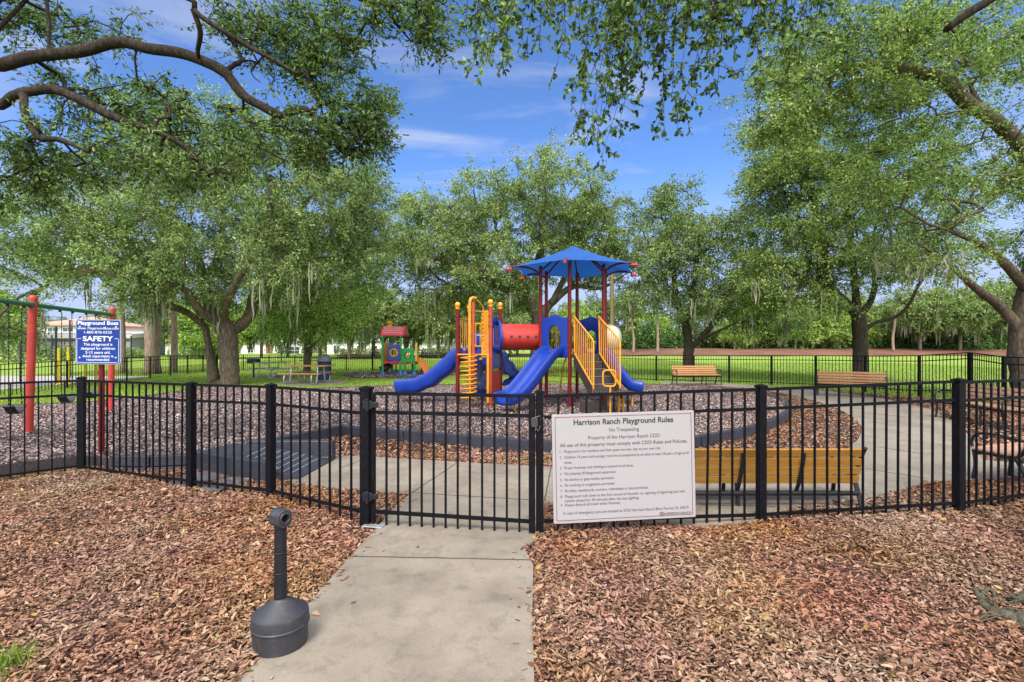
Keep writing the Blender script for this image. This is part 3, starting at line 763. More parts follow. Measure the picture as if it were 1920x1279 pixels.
tl.append(('In case of emergency you are located at 5755 Harrison Ranch Blvd. Parrish, FL 34219', .035, -.545, -.392, 'L', 0, 1.11))
tl.append(('HARRISON RANCH', .03, .345, -.437, 'L', .0003, .243))
Mt = Mb_ @ Matrix.Translation((0, 0, .0052))
text_mesh(tl, Mt, M_ink, 'text_line', board)
mb = MB(); lc = Mt @ Vector((.322, -.427, 0))
mb.tube([Mt @ Vector((.322 + .016 * math.cos(a), -.427 + .016 * math.sin(a), .0)) for a in [i * math.pi / 9 for i in range(18)]], .0026, 4, closed=True)
mb.tube([Mt @ Vector(p) for p in ((.314, -.428, 0), (.319, -.434, 0), (.331, -.419, 0))], .0026, 4)
mb.build('emblem', M_ink, board)

# ================================================================== SAFETY SIGN
sp = Vector((-5.67, 7.0, 0)); s_loc = Vector((-5.655, 6.93, 1.685))
sg = thing('safety_sign', 'square blue safety sign on a red post behind the fence', 'sign', sp)
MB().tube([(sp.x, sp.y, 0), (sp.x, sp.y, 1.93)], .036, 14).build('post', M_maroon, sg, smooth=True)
Ms = frame_M(s_loc, (1, .03, -.006))
MB().prism(rrect(.605, .61, .03, 5), .012, Ms).build('board', M_signedge, sg, bevel=.002)
MB().prism(rrect(.577, .585, .025, 5), .004, Ms @ Matrix.Translation((0, 0, .0085))).build('face', M_signblue, sg)
Mst = Ms @ Matrix.Translation((0, 0, .0112))
text_mesh([('Playground Boss', .07, 0, .235, 'C', .0022, .54), ('www. PlaygroundBoss.com', .047, 0, .172, 'C', .0006, .55), ('1-800-878-0320', .05, 0, .115, 'C', .0004, .37), ('SAFETY', .095, 0, .012, 'C', .0026, .405),
           ('This playground is', .05, 0, -.05, 'C', .0006, .385), ('designed for children', .05, 0, -.105, 'C', .0006, .455), ('2-12 years old.', .05, 0, -.16, 'C', .0006, .335), ('Adult supervision is', .05, 0, -.21, 'C', .0006, .41), ('recommended', .05, 0, -.258, 'C', .0006, .3)], Mst, M_signwhite, 'text_line', sg)
mb = MB()
for q in ([(-.22, .045), (-.27, .045), (-.278, .03), (-.278, -.265), (-.262, -.281), (.262, -.281), (.278, -.265), (.278, .03), (.27, .045), (.22, .045)],):
    mb.tube([Mst @ Vector((x, y, 0)) for x, y in q], .0035, 4)
mb.build('border_line', M_signwhite, sg)
mb = MB()
for x in (-.24, .24):
    for y in (-.215, .205): mb.lathe([(.011, 0), (.011, .004), (.004, .007)], Mst @ Vector((x, y, 0)), 8, rot=Mst.to_3x3())
mb.build('bolts', M_signwhite, sg)

# ================================================================== CIGARETTE RECEPTACLE
rc = gp(526, 1216); rc.z = 0; rc.x += .0
rr_ = thing('cigarette_receptacle', 'charcoal plastic cigarette receptacle with a long neck beside the path', 'ash receptacle', rc)
zb = .01
MB().lathe([(.124, zb), (.135, zb + .01), (.139, zb + .06), (.1425, zb + .125), (.143, zb + .13)], rc, 40).build('bucket', M_plast, rr_, smooth=True)
mb = MB(); mb.lathe([(.1435, zb + .128), (.148, zb + .13), (.149, zb + .136), (.145, zb + .14), (.144, zb + .185), (.142, zb + .192), (.135, zb + .195), (.12, zb + .205), (.08, zb + .234), (.052, zb + .254), (.038, zb + .264), (.036, zb + .268)], rc, 40)
mb.build('lid', M_plast, rr_, smooth=True)
mb = MB(); mb.lathe([(.034, zb + .262), (.0335, zb + .40), (.0355, zb + .402), (.0355, zb + .406), (.033, zb + .408), (.0325, zb + .51), (.0345, zb + .512), (.0345, zb + .516), (.032, zb + .518), (.031, zb + .66)], rc, 24)
mb.build('neck', M_plast0, rr_, smooth=True)
hd = Vector((.83, -.55, 0)).normalized(); hc = rc + Vector((.0, 0, zb + .70))
Mh = Matrix((hd.cross(Vector((0, 0, 1))), Vector((0, 0, 1)), hd)).transposed().to_4x4(); Mh.translation = hc
out_ = [(.047 * math.cos(a), .05 * math.sin(a)) for a in [2 * math.pi * k / 28 for k in range(28)]]
out_ = [(max(-.043, min(.043, x)), max(-.048, y)) for x, y in out_]
inn_ = [(.021 * math.cos(a), .004 + .021 * math.sin(a)) for a in [2 * math.pi * k / 28 for k in range(28)]]
mb = MB(); mb.ringplate(out_, inn_, .085, Mh); hd_o = mb.build('head', M_plast, rr_, bevel=.006, seg=3)
mb = MB(); mb.tube([hc + hd * .0435 + Mh.to_3x3() @ Vector((.026 * math.cos(a), .004 + .026 * math.sin(a), 0)) for a in [2 * math.pi * k / 24 for k in range(24)]], .006, 8, closed=True)
mb.build('hole_ring', M_plast, hd_o, smooth=True)
mb = MB(); mb.lathe([(.0205, -.02), (.0205, -.018)], hc + Vector((0, 0, .004)), 20, rot=Mh.to_3x3()); o_ = mb.build('baffle', M_ink, rr_)
mb = MB(); q = 30
Mr = Matrix.Rotation(R(-38), 3, 'Z')
for k, (x0, z0, x1, z1) in enumerate(((-.02, .05, .02, .05), (.02, .05, .02, .08), (.02, .08, -.02, .095), (-.02, .095, -.02, .05), (-.008, .06, .01, .075))):
    mb.bar(rc + Mr @ Vector((x0, -.1365, z0 + zb)), rc + Mr @ Vector((x1, -.1385, z1 + zb)), .004, .004)
mb.build('embossed_mark', M_plast, rr_)
# ================================================================== SWING SET
sw1 = gp(53, 810, ZS); sw2 = gp(208, 771, ZS); sw0 = sw1 + (sw1 - sw2)
T1_ = pt(62, 560, sw1.y); T2_ = pt(210, 581, sw2.y); T0_ = T1_ + (T1_ - T2_)
sws = thing('swing_set', 'red posts and green top beam of the swing set at the left', 'swing set', sw1)
for a, t in ((sw1, T1_), (sw2, T2_), (sw0, T0_)):
    p = MB().tube([(a.x, a.y, -.05), t], .062, 16).build('post', M_swingred, sws, smooth=True)
    MB().lathe([(.064, -.01), (.062, .02), (.045, .05), (.015, .062)], t, 16).build('post_cap', M_swingred, p, smooth=True)
bd = (T2_ - T1_).normalized(); dz = Vector((0, 0, -.11))
MB().tube([T0_ + dz - bd * .1, T2_ + dz + bd * .02], .038, 14).build('top_beam', M_green, sws, smooth=True)
for t in (T0_, T1_, T2_):
    MB().tube([t + dz - bd * .12, t + dz + bd * .1], .05, 14).build('collar', M_green, sws, smooth=True)
for k in (-1.65, -1.25, -.65, -.25, .8, 1.22, 1.72, 2.12):
    p = T1_ + dz + bd * k
    MB().box(p + Vector((0, 0, -.045)), (.03, .04, .05)).build('hanger', M_iron, sws, bevel=.004)
def swing(k0, k1, label, drop=1.58):
    a = T1_ + dz + bd * k0 + Vector((0, 0, -.07)); b_ = T1_ + dz + bd * k1 + Vector((0, 0, -.07))
    r = thing('swing', label, 'swing', (a + b_) / 2, group='swings on the swing set')
    e = []
    for p, s in ((a, 1), (b_, -1)):
        q = p + Vector((0, 0, -drop)) + bd * (.0 * s)
        mb = MB(); n = 26
        for i in range(n):
            u = p + (q - p) * (i / n); v = p + (q - p) * ((i + .85) / n)
            mb.bar(u, v, .016 if i % 2 else .006, .006 if i % 2 else .016)
        mb.build('chain', M_iron, r); e.append(q)
    P = [e[0] + (e[1] - e[0]) * t + Vector((0, 0, -.13 * math.sin(math.pi * t))) for t in [i / 8 for i in range(9)]]
    mb = MB()
    for i in range(8): mb.bar(P[i], P[i + 1], .15, .016)
    mb.build('seat', M_iron, r, bevel=.004)
swing(.85, 1.2, 'black belt swing hanging closest to the middle red post, beyond it')
swing(1.75, 2.1, 'black belt swing hanging closest to the farthest red post')
swing(-.62, -.3, 'black belt swing at the left edge, nearest the fence', 1.6)

# ================================================================== BENCHES (length along x, facing -y, feet at z = 0)
def bench(name, label, wood, n_sup=4, hback=.80, z0=.50, sw_=.069, low=False):
    r = thing(name, label, 'bench', group='slatted benches round the play area')
    L = 1.83
    def slat(y, z, wd, ang, mbx):
        rot = Matrix.Rotation(ang, 3, 'X'); mbx.box((0, y, z), (L, wd, .034), rot)
    mb = MB()
    for i in range(4): slat(-.2 + i * .112, .432 - .006 * math.sin(i * 1.05), .1, -.04 + .02 * i, mb)
    mb.build('seat', wood, r, bevel=.006)
    mb = MB()
    for i in range(4):
        t = i / 3; slat(.225 + .1 * t + .02 * t * t, z0 + (hback - .05 - z0) * t, sw_, R(76) - .12 * t, mb)
    mb.build('backrest', wood, r, bevel=.006)
    xs_ = [-L / 2 + .02 + (L - .04) * i / (n_sup - 1) for i in range(n_sup)]
    for i, x in enumerate(xs_):
        end = i in (0, n_sup - 1)
        mb = MB()
        seatp = smooth_path([(x, -.25, .40), (x, -.1, .395), (x, .1, .385), (x, .2, .42), (x, .262, .53), (x, .33, .68), (x, .39, hback + .015)], 4)
        if end:
            mb.tube(seatp, [.022] * len(seatp), 8, flat=(1, 1.0))
            mb.tube(smooth_path([(x, -.235, .40), (x, -.22, .22), (x, -.25, .0)], 5), .022, 8)
            mb.tube(smooth_path([(x, .17, .40), (x, .25, .22), (x, .36, .0)], 5), .024, 8)
            for y in (-.25, .36): mb.box((x, y, .008), (.05, .09, .016))
            mb.build('end_frame', M_iron, r, smooth=True)
            mb = MB().tube(smooth_path([(x, -.235, .40), (x, -.26, .52), (x, -.2, .62), (x, -.05, .645), (x, .12, .625), (x, .285, .60)], 5), .017, 8)
            mb.tube(smooth_path([(x, -.2, .61), (x, -.15, .56), (x, -.1, .6), (x, -.13, .63)], 4), .009, 6)
            mb.build('armrest', M_iron, r, smooth=True)
        else:
            q = [p + Vector((0, .035, -.012)) for p in seatp]
            if low: q = smooth_path([(x, .2, .2), (x, .275, .34), (x, .33, .5), (x, .385, hback - .05)], 5)
            mb.tube(q if low else q[4:], .02 if low else .016, 8)
            if i == 2 or n_sup == 3:
                mb.tube(smooth_path([(x, -.2, .40), (x, -.2, .2), (x, -.22, .0)], 5), .02, 8)
                mb.tube(smooth_path([(x, .16, .40), (x, .2, .22), (x, .25, .0)], 5), .02, 8)
            mb.build('support', M_iron, r, smooth=True)
    mb = MB(); mb.tube([(-L / 2 + .03, .2, .355), (L / 2 - .03, .2, .355)], .026, 10); mb.tube([(-L / 2 + .03, -.2, .37), (L / 2 - .03, -.2, .37)], .018, 8)
    if low: mb.tube([(-L / 2 + .03, .27, .2), (L / 2 - .03, .27, .2)], .03, 10)
    mb.build('stretcher', M_iron, r, smooth=True)
    return r
b1 = bench('park_bench', 'honey slatted bench facing the camera beside a slim tree, farthest of the benches', M_slat)
c = gp(1307, 716); b1.location = (7.42, 20.35, 0); b1.rotation_euler = (0, 0, R(2))
dup(b1, (10.6, 15.85, 0), R(-33), 'honey slatted bench in front of the fence, angled, near a dark tree trunk')
b3 = bench('park_bench', 'dull brown slatted bench on the right beside the concrete curve', wood_mat('dull_brown_slats', (.2, .1, .065), (.29, .16, .105), (.36, .21, .145)))
b3.location = (9.6, 10.4, 0); b3.rotation_euler = (0, 0, R(-97))
nb = bench('park_bench', 'ochre slatted bench seen from behind through the fence, next to the rules board', M_ochre, hback=.76, z0=.36, sw_=.102, low=True)
nb.location = (2.57, 5.28, 0); nb.rotation_euler = (0, 0, R(180)); nb.scale = (1, .8, .82)
fb = bench('park_bench', 'sun bleached slatted bench cut off by the right edge, just behind the fence', M_pale)
fb.location = (6.5, 6.15, 0); fb.rotation_euler = (0, 0, R(180 + 17)); fb.scale = (1, 1, .93)

# ================================================================== PICNIC TABLES, BIN
def picnic(label, wood, L=1.75):
    r = thing('picnic_table', label, 'picnic table', group='picnic tables on the lawn')
    mb = MB()
    for i in range(5): mb.box((0, -.3 + i * .15, .73), (L, .138, .04))
    mb.build('table_top', wood, r, bevel=.005)
    for s in (-1, 1):
        mb = MB()
        for i in range(2): mb.box((0, s * (.62 + i * .135), .43), (L, .125, .04))
        mb.build('seat', wood, r, bevel=.005)
    for x in (-L * .33, L * .33):
        for s in (-1, 1):
            mb = MB().tube(smooth_path([(x, s * .74, .405), (x, s * .82, .25), (x, s * .76, .06), (x, s * .62, .025), (x, s * .45, .03), (x, s * .36, .14), (x, s * .3, .4), (x, s * .25, .705)], 4), .024, 8)
            mb.build('leg', M_grey, r, smooth=True)
        mb = MB().bar((x, -.75, .4), (x, .75, .4), .03, .03); mb.bar((x, -.33, .7), (x, .33, .7), .03, .03)
        mb.build('cross_bar', M_grey, r)
    return r
pa = picnic('brown planked picnic table on the concrete pad in front of the dark bin', M_plank, 1.75)
pa.location = (-8.55, 21.2, .03); pa.rotation_euler = (0, 0, R(-6))
pb = picnic('grey weathered picnic table seen end on, left of the brown one', M_greyplank, 1.6)
pb.location = (-11.9, 25.2, .03); pb.rotation_euler = (0, 0, R(62))
pc = dup(pa, (-11.4, 29.5, 0), R(4), 'brown picnic table behind the small tree, farthest of the picnic tables')
g_ = thing('grill', 'black barbecue grill standing by the grey picnic table', 'grill', (-12.75, 25.0, 0))
MB().tube([(-12.75, 25.0, 0), (-12.75, 25.0, .72)], .04, 8).build('post', M_iron, g_, smooth=True)
mb = MB(); mb.box((-12.75, 25.0, .82), (.5, .4, .2)); mb.build('fire_box', M_iron, g_, bevel=.02)
MB().box((-12.75, 25.0, .935), (.56, .34, .02)).build('grate', M_iron, g_, bevel=.005)
BS = .86
tb = thing('trash_bin', 'dark blue trash bin with a grey domed lid behind the brown picnic table', 'trash bin', (-8.55, 23.1, 0))
tb.scale = (BS, BS, .9)
MB().lathe([(.3, 0), (.33, .02), (.345, .5), (.35, .92), (.36, .94), (.36, .99)], tb.location, 24).build('body', mat('navy_bin', (.012, .018, .06), .5, .2, 8), tb, smooth=True)
MB().lathe([(.365, .985), (.36, 1.02), (.32, 1.16), (.22, 1.28), (.1, 1.34), (.02, 1.35)], tb.location, 24).build('lid', mat('bin_lid', (.1, .11, .125), .5, .1), tb, smooth=True)

# ================================================================== PLAY STRUCTURE
_nt = M_fabric.node_tree; _b = _nt.nodes['Principled BSDF']; _t = N(_nt, 'ShaderNodeBsdfTranslucent'); _t.inputs['Color'].default_value = (.02, .16, .62, 1)
_ms = N(_nt, 'ShaderNodeMixShader'); _ms.inputs[0].default_value = .22
_nt.links.new(_b.outputs[0], _ms.inputs[1]); _nt.links.new(_t.outputs[0], _ms.inputs[2]); _nt.links.new(_ms.outputs[0], _nt.nodes['Material Output'].inputs['Surface'])
PC = Vector((1.58, 13.0, 0)); TILT = R(13)
def hexp(i, r, z=0):      # i = 0 is the post nearest the camera, going left
    a = TILT + i * math.pi / 3
    return Vector((PC.x - math.sin(a) * r, PC.y - math.cos(a) * r, z))
ps = thing('play_structure', 'large red blue and yellow play structure with slides under a blue hexagonal shade', 'play structure', (PC.x, PC.y, ZS))
DK = 1.40
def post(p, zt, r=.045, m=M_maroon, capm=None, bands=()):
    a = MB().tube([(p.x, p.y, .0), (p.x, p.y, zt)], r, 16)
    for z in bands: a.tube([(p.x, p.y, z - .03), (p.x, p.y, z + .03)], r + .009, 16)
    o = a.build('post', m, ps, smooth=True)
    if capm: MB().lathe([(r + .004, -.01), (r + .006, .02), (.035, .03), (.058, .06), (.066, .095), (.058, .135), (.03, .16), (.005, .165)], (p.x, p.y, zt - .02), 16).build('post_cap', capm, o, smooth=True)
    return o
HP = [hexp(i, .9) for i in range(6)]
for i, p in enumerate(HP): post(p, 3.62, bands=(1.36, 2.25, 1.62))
# shade
RC, ZC, ZA = 1.70, 3.55, 4.17
apex = Vector((PC.x, PC.y, ZA)); mb = MB(); n = 8
corn = [hexp(i, RC, ZC) for i in range(6)]
vs = []; fs = []
for i in range(6):
    a, b_ = corn[i], corn[(i + 1) % 6]; o0 = len(vs)
    for r_ in range(n + 1):
        for c_ in range(n + 1):
            u = r_ / n; t = c_ / n
            e = a + (b_ - a) * t
            q = apex + (e - apex) * u
            q = q + (apex - q).normalized() * (.13 * 4 * t * (1 - t) * u * u) * .75 - Vector((0, 0, .03 * 4 * t * (1 - t) * u * (1.2 - u))) - Vector((0, 0, .035 * 4 * u * (1 - u)))
            vs.append(q)
    for r_ in range(n):
        for c_ in range(n):
            k = o0 + r_ * (n + 1) + c_; fs.append((k, k + 1, k + n + 2, k + n + 1))
mb.add(vs, fs); can = mb.build('shade_canopy', M_fabric, ps, smooth=True)
for i in range(6):
    a = hexp(i, .9, 3.42); b_ = hexp(i, RC + .05, ZC - .045)
    mb = MB().tube(smooth_path([a, hexp(i, 1.2, 3.56), hexp(i, 1.6, 3.58), b_], 4), .026, 8)
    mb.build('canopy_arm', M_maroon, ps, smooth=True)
    d = (hexp(i, RC + .15, ZC - .06) - b_)
    MB().tube([b_ - d * .8, b_ + d * .8], .034, 12).build('arm_cap', M_red, ps, smooth=True)
    mb = MB().tube(smooth_path([hexp(i, .9, 3.5), hexp(i, .45, 3.86), hexp(i, .03, 4.04)], 4), .022, 8)
    mb.build('canopy_rib', M_maroon, ps, smooth=True)
# decks
mb = MB(); mb.slab([tuple(hexp(i, .87).xy) for i in range(6)][::-1], DK - .06, DK)
mb.build('deck', M_brownst, ps, bevel=.01)
A_, B_p, C_, D_ = Vector((-1.35, 12.58, 0)), Vector((-.52, 12.28, 0)), Vector((-.30, 13.12, 0)), Vector((-1.13, 13.44, 0))
for p, zt in ((A_, 2.56), (B_p, 2.60), (C_, 2.60), (D_, 2.56)): post(p, zt, .05, M_maroon if p is not B_p else mat('worn_red_post', (.36, .045, .02), .4, .15, 7), M_gold, (1.36, 2.12, 2.35))
mb = MB(); mb.slab([tuple(p.xy) for p in (A_, B_p, C_, D_)], DK - .06, DK); mb.build('deck', M_brownst, ps, bevel=.01)
MB().tube([A_ + Vector((0, -.03, DK)), B_p + Vector((0, -.03, DK))], .022, 8).build('deck_edge_rail', M_yellow, ps, smooth=True)

def slide(path, w, mats, name='slide', hs=.18, hd=.06, wave=0):
    P = smooth_path(path, 5); m = len(P)
    prof = [(-w / 2 - .045, hs - .03), (-w / 2 - .02, hs), (-w / 2 + .025, hs - .02), (-w / 2 + .06, .035), (-w / 4, .004), (0, 0), (w / 4, .004), (w / 2 - .06, .035), (w / 2 - .025, hs - .02), (w / 2 + .02, hs), (w / 2 + .045, hs - .03),
            (w / 2 + .035, -hd * .4), (w / 2 - .04, -hd), (0, -hd * .8), (-w / 2 + .04, -hd), (-w / 2 - .035, -hd * .4)]
    vs = []; k = len(prof)
    for i, p in enumerate(P):
        t = (P[min(i + 1, m - 1)] - P[max(i - 1, 0)]).normalized()
        lat = t.cross(Vector((0, 0, 1))).normalized(); up = lat.cross(t)
        wv = wave * math.sin(i * .95)
        for u, v in prof: vs.append(p + lat * u + up * (v + (wv if v < .03 else 0)))
    fs = [(i * k + j, i * k + (j + 1) % k, (i + 1) * k + (j + 1) % k, (i + 1) * k + j) for i in range(m - 1) for j in range(k)]
    fs += [tuple(range(k)), tuple((m - 1) * k + j for j in range(k - 1, -1, -1))]
    return MB().add(vs, fs).build(name, mats, ps, smooth='all', sub=1)
d1 = Vector((-.70, -.714, 0)); s0 = Vector((1.05, 12.42, 0))
slide([s0 + d1 * s + Vector((0, 0, z)) for s, z in ((-.05, 1.43), (.12, 1.42), (.3, 1.33), (.6, 1.08), (1.0, .74), (1.3, .52), (1.5, .43), (1.7, .405), (1.78, .38))], .5, M_blue, hs=.2, hd=.1)
d2 = Vector((-.97, .22, 0)); s0 = Vector((-1.24, 12.98, 0))
slide([s0 + d2 * s + Vector((0, 0, z)) for s, z in ((-.05, 1.40), (.12, 1.36), (.35, 1.15), (.7, .86), (1.0, .68), (1.3, .58), (1.6, .55), (1.82, .52))], .5, M_blue, hs=.2, hd=.2, wave=.02)
d3 = Vector((.97, -.22, 0)); s0 = Vector((2.32, 12.83, 0))
slide([s0 + d3 * s + Vector((0, 0, z)) for s, z in ((-.05, 1.42), (.08, 1.38), (.3, 1.05), (.5, .78), (.66, .62), (.82, .57), (.98, .55))], .5, M_blue, hs=.17, hd=.12)
def leg(p, z, r=.024, m=M_yellow): return MB().tube([(p[0], p[1], .02), (p[0], p[1], z)], r, 10).build('slide_leg', m, ps, smooth=True)
e = Vector((-1.24, 12.98, 0)) + d2 * 1.5; leg((e.x, e.y), .42)
e = Vector((1.05, 12.42, 0)) + d1 * 1.55; leg((e.x + .1, e.y + .05), .34); 
e = s0 + d3 * .7; leg((e.x, e.y - .05), .5)

# tube tunnel
ta, tb_ = Vector((-.36, 12.85, 1.84)), Vector((.78, 13.16, 1.84))
td = (tb_ - ta).normalized()
m4 = Matrix((Vector((0, 0, 1)).cross(td), Vector((0, 0, 1)), td)).transposed()
ring = lambda c, r: [c + m4 @ Vector((r * math.cos(a), r * math.sin(a), 0)) for a in [2 * math.pi * k / 32 for k in range(32)]]
L_ = (tb_ - ta).length
mb = MB(); mb.lathe([(.335, 0), (.335, L_), (.32, L_), (.32, 0)], ta, 40, rot=m4); tun = mb.build('tunnel', M_red, ps, smooth=True)
for k in range(4):
    c = ta + td * (L_ * (.23 + .18 * k)); nrm = (Vector((0, -1, 0)) - td * -td.y).normalized()
    q = c + nrm * .3345
    nrm2 = (nrm + Vector((0, 0, .02))).normalized()
    zz = Matrix((td, nrm2.cross(td), nrm2)).transposed()
    MB().lathe([(.036, 0), (.036, .004), (.02, .005)], q, 14, rot=zz).build('peep_hole', M_ink, tun)
def plate(a, b_, z0, z1, name, m, hole=None, top='wavy', t=.05, parent=ps):
    """moulded panel between two posts; hole = (centre x share, z0, z1, width) arched"""
    a = Vector((a.x, a.y, 0)); b_ = Vector((b_.x, b_.y, 0)); w_ = (b_ - a).length - .1; c = (a + b_) / 2
    M = frame_M((c.x, c.y, z0), (b_ - a)); h = z1 - z0; nn = 48; out = []; inn = []
    if hole: hx, hz0, hz1, hw_ = hole; hx = (hx - .5) * w_; hz0 -= z0; hz1 -= z0
    cx_, cy_ = (hx, (hz0 + hz1) / 2) if hole else (0, h / 2)
    for k in range(nn):
        an = 2 * math.pi * (k + .5) / nn; dx, dy = math.cos(an), math.sin(an)
        # outer: rectangle with eased corners and a scalloped top
        ts = []
        if dx: ts += [((w_ / 2 if dx > 0 else -w_ / 2) - cx_) / dx]
        if dy: ts += [((h if dy > 0 else 0) - cy_) / dy]
        tt = min(x for x in ts if x > 0); px_, py_ = cx_ + dx * tt, cy_ + dy * tt
        if py_ > h * .92: py_ += (.035 * math.cos(px_ / w_ * 2 * math.pi * 1.5) - .03 * (abs(px_) / (w_ / 2)) ** 6) if top == 'wavy' else 0
        out.append((px_, py_))
        if hole:
            hh_ = (hz1 - hz0) / 2; ex = hw_ / 2
            pw = 2.6
            rr = 1 / ((abs(dx) / ex) ** pw + (abs(dy) / hh_) ** pw) ** (1 / pw)
            inn.append((cx_ + dx * rr, cy_ + dy * rr))
    mbx = MB()
    if hole: mbx.ringplate(out, inn, t, M)
    else: mbx.prism(out, t, M)
    return mbx.build(name, m, parent, bevel=.012, seg=3, smooth=True), M, w_, h
pl, M_, w_, h_ = plate(HP[1], HP[0], 1.33, 2.34, 'arch_panel', M_blue, (.5, 1.44, 2.12, .38))
mb = MB()
for k in range(7):
    a = -.5 + k * .16
    mb.tube([M_ @ Vector((.3 * math.cos(q), .42 + .5 * math.sin(q) * 1.0, -.026 - 0)) for q in [R(40 + 15 * k + 7 * j) for j in range(3)]], .006, 4)
mb.build('moulded_rib', M_blue, pl)
plate(HP[4], HP[3], 1.33, 2.36, 'arch_panel', M_blue, (.5, 1.44, 2.02, .36))
plate(HP[5], HP[4], 1.36, 2.36, 'side_panel', M_blue, (.5, 1.42, 2.0, .42))
plate(HP[2], HP[1], 1.36, 2.36, 'tunnel_panel', M_blue, (.5, 1.52, 2.14, .62))
plate(C_, B_p, 1.05, 2.33, 'tunnel_panel', M_blue, (.5, 1.52, 2.14, .62))
for c in (ta, tb_):
    mb = MB(); mb.lathe([(.33, -.03), (.42, -.03), (.42, .03), (.33, .03)], c, 32, rot=m4); mb.build('tunnel_flange', M_blue, ps, smooth=True)
# cream hood over the right slide
mb = MB(); hc = Vector((2.43, 12.84, 1.82)); hx_ = Vector((.97, -.22, 0)); hm = Matrix((Vector((0, 0, 1)).cross(hx_), Vector((0, 0, 1)), hx_)).transposed()
mb.lathe([(.33, -.02), (.34, .0), (.33, .1), (.29, .2), (.22, .28), (.12, .33), (.02, .345)], hc, 24, rot=hm); mb.build('bubble_window', M_cream, ps, smooth=True)

# barred panels
def bars(a, b_, z0, z1, n, name='bar_panel', m=M_yellow, r=.013, inset=.06):
    a = Vector((a.x, a.y, 0)); b_ = Vector((b_.x, b_.y, 0)); d = (b_ - a).normalized(); a = a + d * inset; b_ = b_ - d * inset; mb = MB(); Z = Vector((0, 0, 1))
    mb.tube([a + Z * z0, a + Z * z1, ], r * 1.4, 8); mb.tube([b_ + Z * z0, b_ + Z * z1], r * 1.4, 8)
    mb.tube([a + Z * z1, b_ + Z * z1], r * 1.4, 8); mb.tube([a + Z * z0, b_ + Z * z0], r * 1.4, 8)
    for k in range(1, n): q = a + (b_ - a) * (k / n); mb.tube([q + Z * z0, q + Z * z1], r, 6)
    return mb.build(name, m, ps, smooth=True)
bars(HP[3], HP[2], DK + .05, 2.2, 8)
bars(A_, D_, DK + .08, 2.3, 5)
bars(D_, C_, DK + .2, 2.2, 6)
q = Vector((-.78, 12.36, 0)); bars(q, B_p, DK - .05, 2.45, 4, r=.016)
mb = MB(); q = Vector((-.70, 12.33, 0))
for k in range(7):
    z = 2.42 - k * .1; mb.tube([(q.x + .035 * math.cos(a), q.y - .02, z + .05 * math.sin(a)) for a in [2 * math.pi * j / 10 for j in range(10)]], .011, 5, closed=True)
mb.build('ring_chain', M_yellow, ps, smooth=True)
# hoop over the back climber
for dx in (0, .1):
    b0 = HP[3] + (HP[2] - HP[3]) * .45 + Vector((-.1 * dx, .1 * dx * 3, 0))
    mb = MB().tube(smooth_path([b0 + Vector((-.17, .03, DK)), b0 + Vector((-.17, .05, 2.3)), b0 + Vector((-.12, .06, 2.62)), b0 + Vector((0, .06, 2.72)), b0 + Vector((.13, .03, 2.62)), b0 + Vector((.18, 0, 2.3)), b0 + Vector((.18, 0, DK))], 5), .014, 8)
    mb.build('climber_hoop', M_grey, ps, smooth=True)

# coil climber with its arched pole
cp = Vector((-1.0, 11.98, 0))
mb = MB().tube(smooth_path([(cp.x, cp.y, .0), (cp.x, cp.y, 1.0), (cp.x, cp.y, 2.3), (cp.x + .005, cp.y + .01, 2.66), (cp.x + .05, cp.y + .06, 2.75), (cp.x + .13, cp.y + .15, 2.76)], 6), .036, 12)
mb.tube(smooth_path([(cp.x + .1, cp.y + .12, 2.76), (cp.x + .22, cp.y + .26, 2.66), (cp.x + .3, cp.y + .36, 2.52), (cp.x + .31, cp.y + .37, 2.2)], 5), .014, 8)
mb.build('arched_pole', M_yellow, ps, smooth=True)
MB().tube([(cp.x + .075, cp.y + .07, .9), (cp.x + .075, cp.y + .07, 2.66)], .04, 12).build('climber_pole', mat('orange_red_post', (.45, .07, .02), .4, .15, 7), ps, smooth=True)
MB().tube([(cp.x, cp.y, 2.45), (cp.x + .3, cp.y + .36, 2.45)], .014, 8).build('arch_brace', M_yellow, ps, smooth=True)
turns = 10; mb = MB()
mb.tube([(cp.x - .03 + .19 * math.cos(a), cp.y + .06 + .19 * math.sin(a), .33 + a / (2 * math.pi * turns) * 1.05) for a in [2 * math.pi * turns * k / 220 for k in range(221)]], .017, 6)
mb.build('coil_climber', M_yellow, ps, smooth=True)
MB().tube([(B_p.x - .06, B_p.y - .07, .25), (B_p.x - .06, B_p.y - .07, DK)], .034, 10).build('climber_pole', M_yellow, ps, smooth=True)

